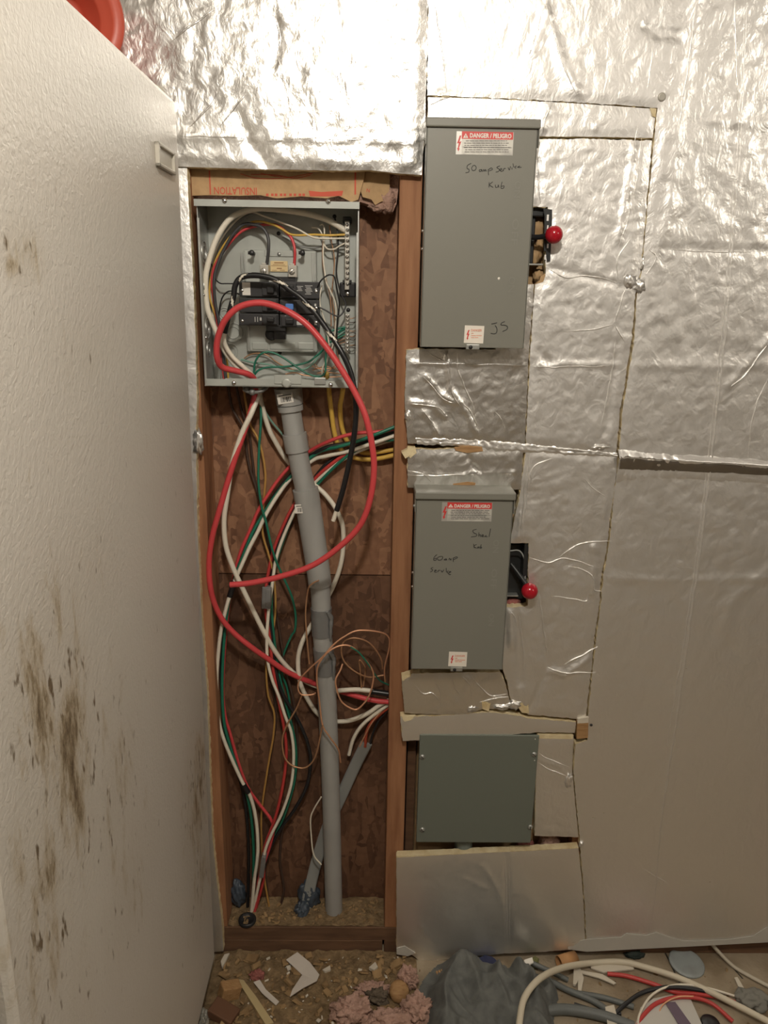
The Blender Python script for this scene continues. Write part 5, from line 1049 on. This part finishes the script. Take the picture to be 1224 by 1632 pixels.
b.add(vs, [(j * 11 + i, j * 11 + i + 1, j * 11 + i + 12, j * 11 + i + 11) for j in range(10) for i in range(10)], True); b.build('plastic_film', clearish, label='crumpled clear plastic film at the refrigerator foot', cat='plastic film')
slab('foam_scrap', 'pale foam sliver on the floor near the left stud', 'foam scrap', [(352, 1535), (358, 1524), (366, 1522), (360, 1534), (354, 1545)], .006, white_scrap, .012)
slab('foam_scrap', 'pale foam crumb left of the pink insulation', 'foam scrap', [(588, 1546), (598, 1537), (602, 1545), (596, 1550)], .008, white_scrap, .014)
slab('foam_scrap', 'pale foam crumb near the foot of the right stud', 'foam scrap', [(514, 1548), (526, 1541), (527, 1548), (518, 1551)], .005, white_scrap, .014)
b = MB(); c0 = fp(637, 1580, .022); b.lathe([(0, .010), (.018, .008), (.024, .0), (.022, -.010), (.012, -.014), (0, -.014)], c0, (.3, -.5, .8), 18); b.build('wood_disc', woodblk, label='round sawn wood offcut in front of the pink insulation', cat='wood offcut')
# pink fluff, each tuft
for i, (px, py, rx, ry, rz, lb) in enumerate(((560, 1612, .042, .03, .028, 'pink insulation tuft nearest the wood chips'), (595, 1578, .036, .02, .014, 'flat pink insulation tuft behind the nearest one'), (650, 1560, .022, .02, .030, 'upright pink insulation tuft against the bottom foil panel'),
                                          (664, 1612, .034, .03, .032, 'pink insulation tuft pressed against the grey cloth'), (625, 1632, .05, .03, .024, 'pink insulation tuft at the bottom edge of the frame'))):
    c0 = fp(px, py, rz * .75); MB().blob(c0, (rx, ry, rz), .42, 3.0, 5, i + 40, FZ + .0005).build('insulation_tuft', pinkins, label=lb, cat='insulation', group='pink insulation tufts on the floor')
c0 = fp(410, 1555, .014); MB().blob(c0, (.016, .012, .012), .5, 2.2, 4, 60, FZ + .0005).build('insulation_tuft', mat('dark pink insulation', (.34, .12, .10)), label='dusty pink insulation scrap beside the white paper', cat='insulation')
c0 = fp(602, 1590, .018); MB().blob(c0, (.022, .014, .018), .6, 2.4, 4, 61, FZ + .0005).build('dust_clump', mat('grey dust', (.13, .10, .07), .95, bump=(200, .8, .005, 5)), label='grey dust clump caught in the pink insulation', cat='dust')
# ribbed tan offcut
b = MB(); c0 = fp(717, 1556, .012)
for i in range(9): b.box(c0 + Vector((-.028 + i * .006, -.016, -.010)), c0 + Vector((-.0235 + i * .006, .020, .006 - abs(i - 4) * .0008)), .001, Matrix.Rotation(.25, 3, 'Z'), c0)
b.box(c0 + Vector((.026, -.016, -.010)), c0 + Vector((.05, .018, .003)), .002, Matrix.Rotation(.25, 3, 'Z'), c0)
b.build('wood_offcut', woodblk, label='ribbed tan wood offcut behind the grey cloth', cat='wood offcut')
# rumpled grey cloth
def cloth(name, label, m, x0, x1, y0, y1, hgt, seed, ridge=()):
    nx, ny = 110, 80; vs = []; fs = []; keep = []
    for j in range(ny + 1):
        for i in range(nx + 1):
            u, v = i / nx * 2 - 1, j / ny * 2 - 1
            rad = (abs(u) ** 3 + abs(v) ** 3) ** (1 / 3) * (1 + .28 * noise.noise(Vector((u * 1.6, v * 1.6, seed))))
            e = max(0, min(1, (1 - rad) * 4)); e = e * e * (3 - 2 * e); keep.append(rad < 1.0)
            x = (x0 + x1) / 2 + (x1 - x0) / 2 * u; y = (y0 + y1) / 2 + (y1 - y0) / 2 * v
            q = Vector((x * 11 + .5 * noise.noise(Vector((x * 8, y * 8, 2))), y * 5 + x * 3, seed)); f = (1 - abs(noise.noise(q)) * 2.6); g = 1 - abs(noise.noise(Vector((x * 30 + y * 12, y * 16, seed + 5)))) * 2.4
            z = FZ + .0008 + e * max(.002, hgt * (.42 + .42 * f + .16 * g))
            for (rx, ry, rw_, rh) in ridge: z += e * rh * math.exp(-((x - rx) / rw_) ** 2 - ((y - ry) / .035) ** 2)
            vs.append((x, y, z))
    for j in range(ny):
        for i in range(nx):
            a = j * (nx + 1) + i; q = (a, a + 1, a + nx + 2, a + nx + 1)
            if all(keep[k] for k in q): fs.append(q)
    used = sorted({k for q in fs for k in q}); ix = {k: i for i, k in enumerate(used)}
    return MB().add([vs[k] for k in used], [[ix[k] for k in q] for q in fs], True).build(name, m, label=label, cat='cloth')
pa, pb = fp(672, 1632), fp(880, 1545)
cloth('work_cloth', 'rumpled dark grey cloth heaped at the foot of the bottom foil panel', cloth_m, fp(664, 1632).x, fp(892, 1600).x, -.36, -.035, .075, 4, [(fp(828, 1600).x, -.10, .016, .045), (fp(845, 1600).x, -.15, .012, .030), (fp(760, 1600).x, -.11, .05, .012)])
cloth('navy_cloth', 'scrap of navy cloth tucked behind the grey cloth', navy_m, fp(745, 1560).x, fp(800, 1540).x, -.060, -.022, .022, 9)
# stub, scraps and lids at right
b = MB(); a0, a1 = fp(888, 1536, .017), fp(917, 1527, .017); b.lathe([(.0, .002), (.015, .002), (.017, 0), (.0165, .045), (.015, .045), (.015, .012), (0, .012)], a1, (a0 - a1), 24); b.build('cork_stub', mat('orange wood', (.46, .24, .10), .7), label='short orange-brown wooden tube stub on the floor by the foil wall', cat='wood stub')
b = MB(); b.lathe([(0, .003), (.030, .003), (.038, .006), (.041, .004), (.041, 0), (0, 0)], fp(1094, 1536, .001), (.05, -.05, 1), 32); b.build('plastic_disc', grey_disc, label='round grey plastic disc on the floor by the foil wall', cat='disc')
slab('plastic_strip', 'bent white plastic strip standing like a hook', 'plastic scrap', [(914, 1548), (924, 1546), (930, 1562), (926, 1583), (921, 1582), (922, 1562), (917, 1573), (913, 1572)], .006, white_scrap, .004, .05)
slab('plastic_strip', 'long white plastic strip under the cable arch', 'plastic scrap', [(938, 1535), (945, 1533), (1008, 1540), (1010, 1547), (962, 1552), (942, 1545)], .004, white_scrap, .002, .02)
slab('plastic_strip', 'thin white plastic sliver slanting under the red wire', 'plastic scrap', [(920, 1547), (960, 1554), (982, 1568), (978, 1570), (955, 1560), (922, 1551)], .003, white_scrap, .006)
slab('plastic_strip', 'pale plastic tab standing at the bottom edge', 'plastic scrap', [(964, 1608), (978, 1605), (986, 1634), (968, 1638)], .004, white_scrap, .010, .10)
slab('plastic_strip', 'pale sliver pointing at the grey rag', 'plastic scrap', [(1170, 1560), (1175, 1559), (1192, 1588), (1184, 1591)], .004, white_scrap, .001)
pk = slab('package', 'crumpled white printed package under the red wires', 'package', [(1020, 1612), (1040, 1598), (1070, 1592), (1100, 1600), (1118, 1640), (1010, 1645)], .012, mat('white package', (.52, .50, .46), .5), .002)
slab('package_band', 'purple-grey band', None, [(1060, 1598), (1076, 1597), (1104, 1636), (1086, 1640)], .0008, mat('purple print', (.14, .10, .14), .6), .0165).parent = None
o_ = bpy.data.objects['package_band']; lo_ = o_.location.copy(); o_.parent = pk; o_.location = lo_ - pk.location
for k_ in ('category',):
    if k_ in o_: del o_[k_]
MB().lathe([(0, .004), (.018, .004), (.021, 0), (.0, 0)], fp(1132, 1630, .004), (0, 0, 1), 24).build('black_cap', black_pl, label='black round cap at the bottom edge by the package', cat='cap')
c0 = fp(1200, 1592, .010); MB().blob(c0, (.036, .026, .014), .4, 2, 4, 71, FZ + .0005).build('grey_rag', mat('pale grey rag', (.20, .195, .17), .9, bump=(90, .6, .004, 4)), label='grey rag clump at the right edge under the white cable', cat='rag')
c0 = fp(1012, 1522, .008); MB().blob(c0, (.022, .008, .009), .5, 2, 3, 72, FZ + .0005).build('dark_scrap', mat('dark green scrap', (.02, .03, .025), .8), label='dark scrap on the floor against the foil wall', cat='scrap')
c0 = fp(852, 1535, .012); MB().blob(c0, (.010, .010, .016), .4, 2, 3, 73, FZ + .0005).build('leaf_scrap', mat('olive scrap', (.14, .14, .05), .8), label='olive green scrap between grey cloth and foil panel', cat='scrap')
slab('bright_scrap', 'torn white scrap curled behind the grey cloth', 'scrap', [(835, 1532), (848, 1528), (850, 1536), (842, 1540), (836, 1537)], .003, white_pl, .040, .1)
b = MB()
for (x0, x1) in ((1060, 1082),):
    a0, a1 = fp(1060, 1518, .0006), fp(1083, 1566, .0006); d = (a1 - a0); s = Vector((-d.y, d.x, 0)).normalized() * .0016
    b.add([a0 - s, a0 + s, a1 + s, a1 - s], [(0, 1, 2, 3)]); a0, a1 = fp(1166, 1540, .0006), fp(1184, 1560, .0006); b.add([a0 - s, a0 + s, a1 + s, a1 - s], [(0, 1, 2, 3)])
b.build('board_joint', black_pl, bpy.data.objects['floor'])
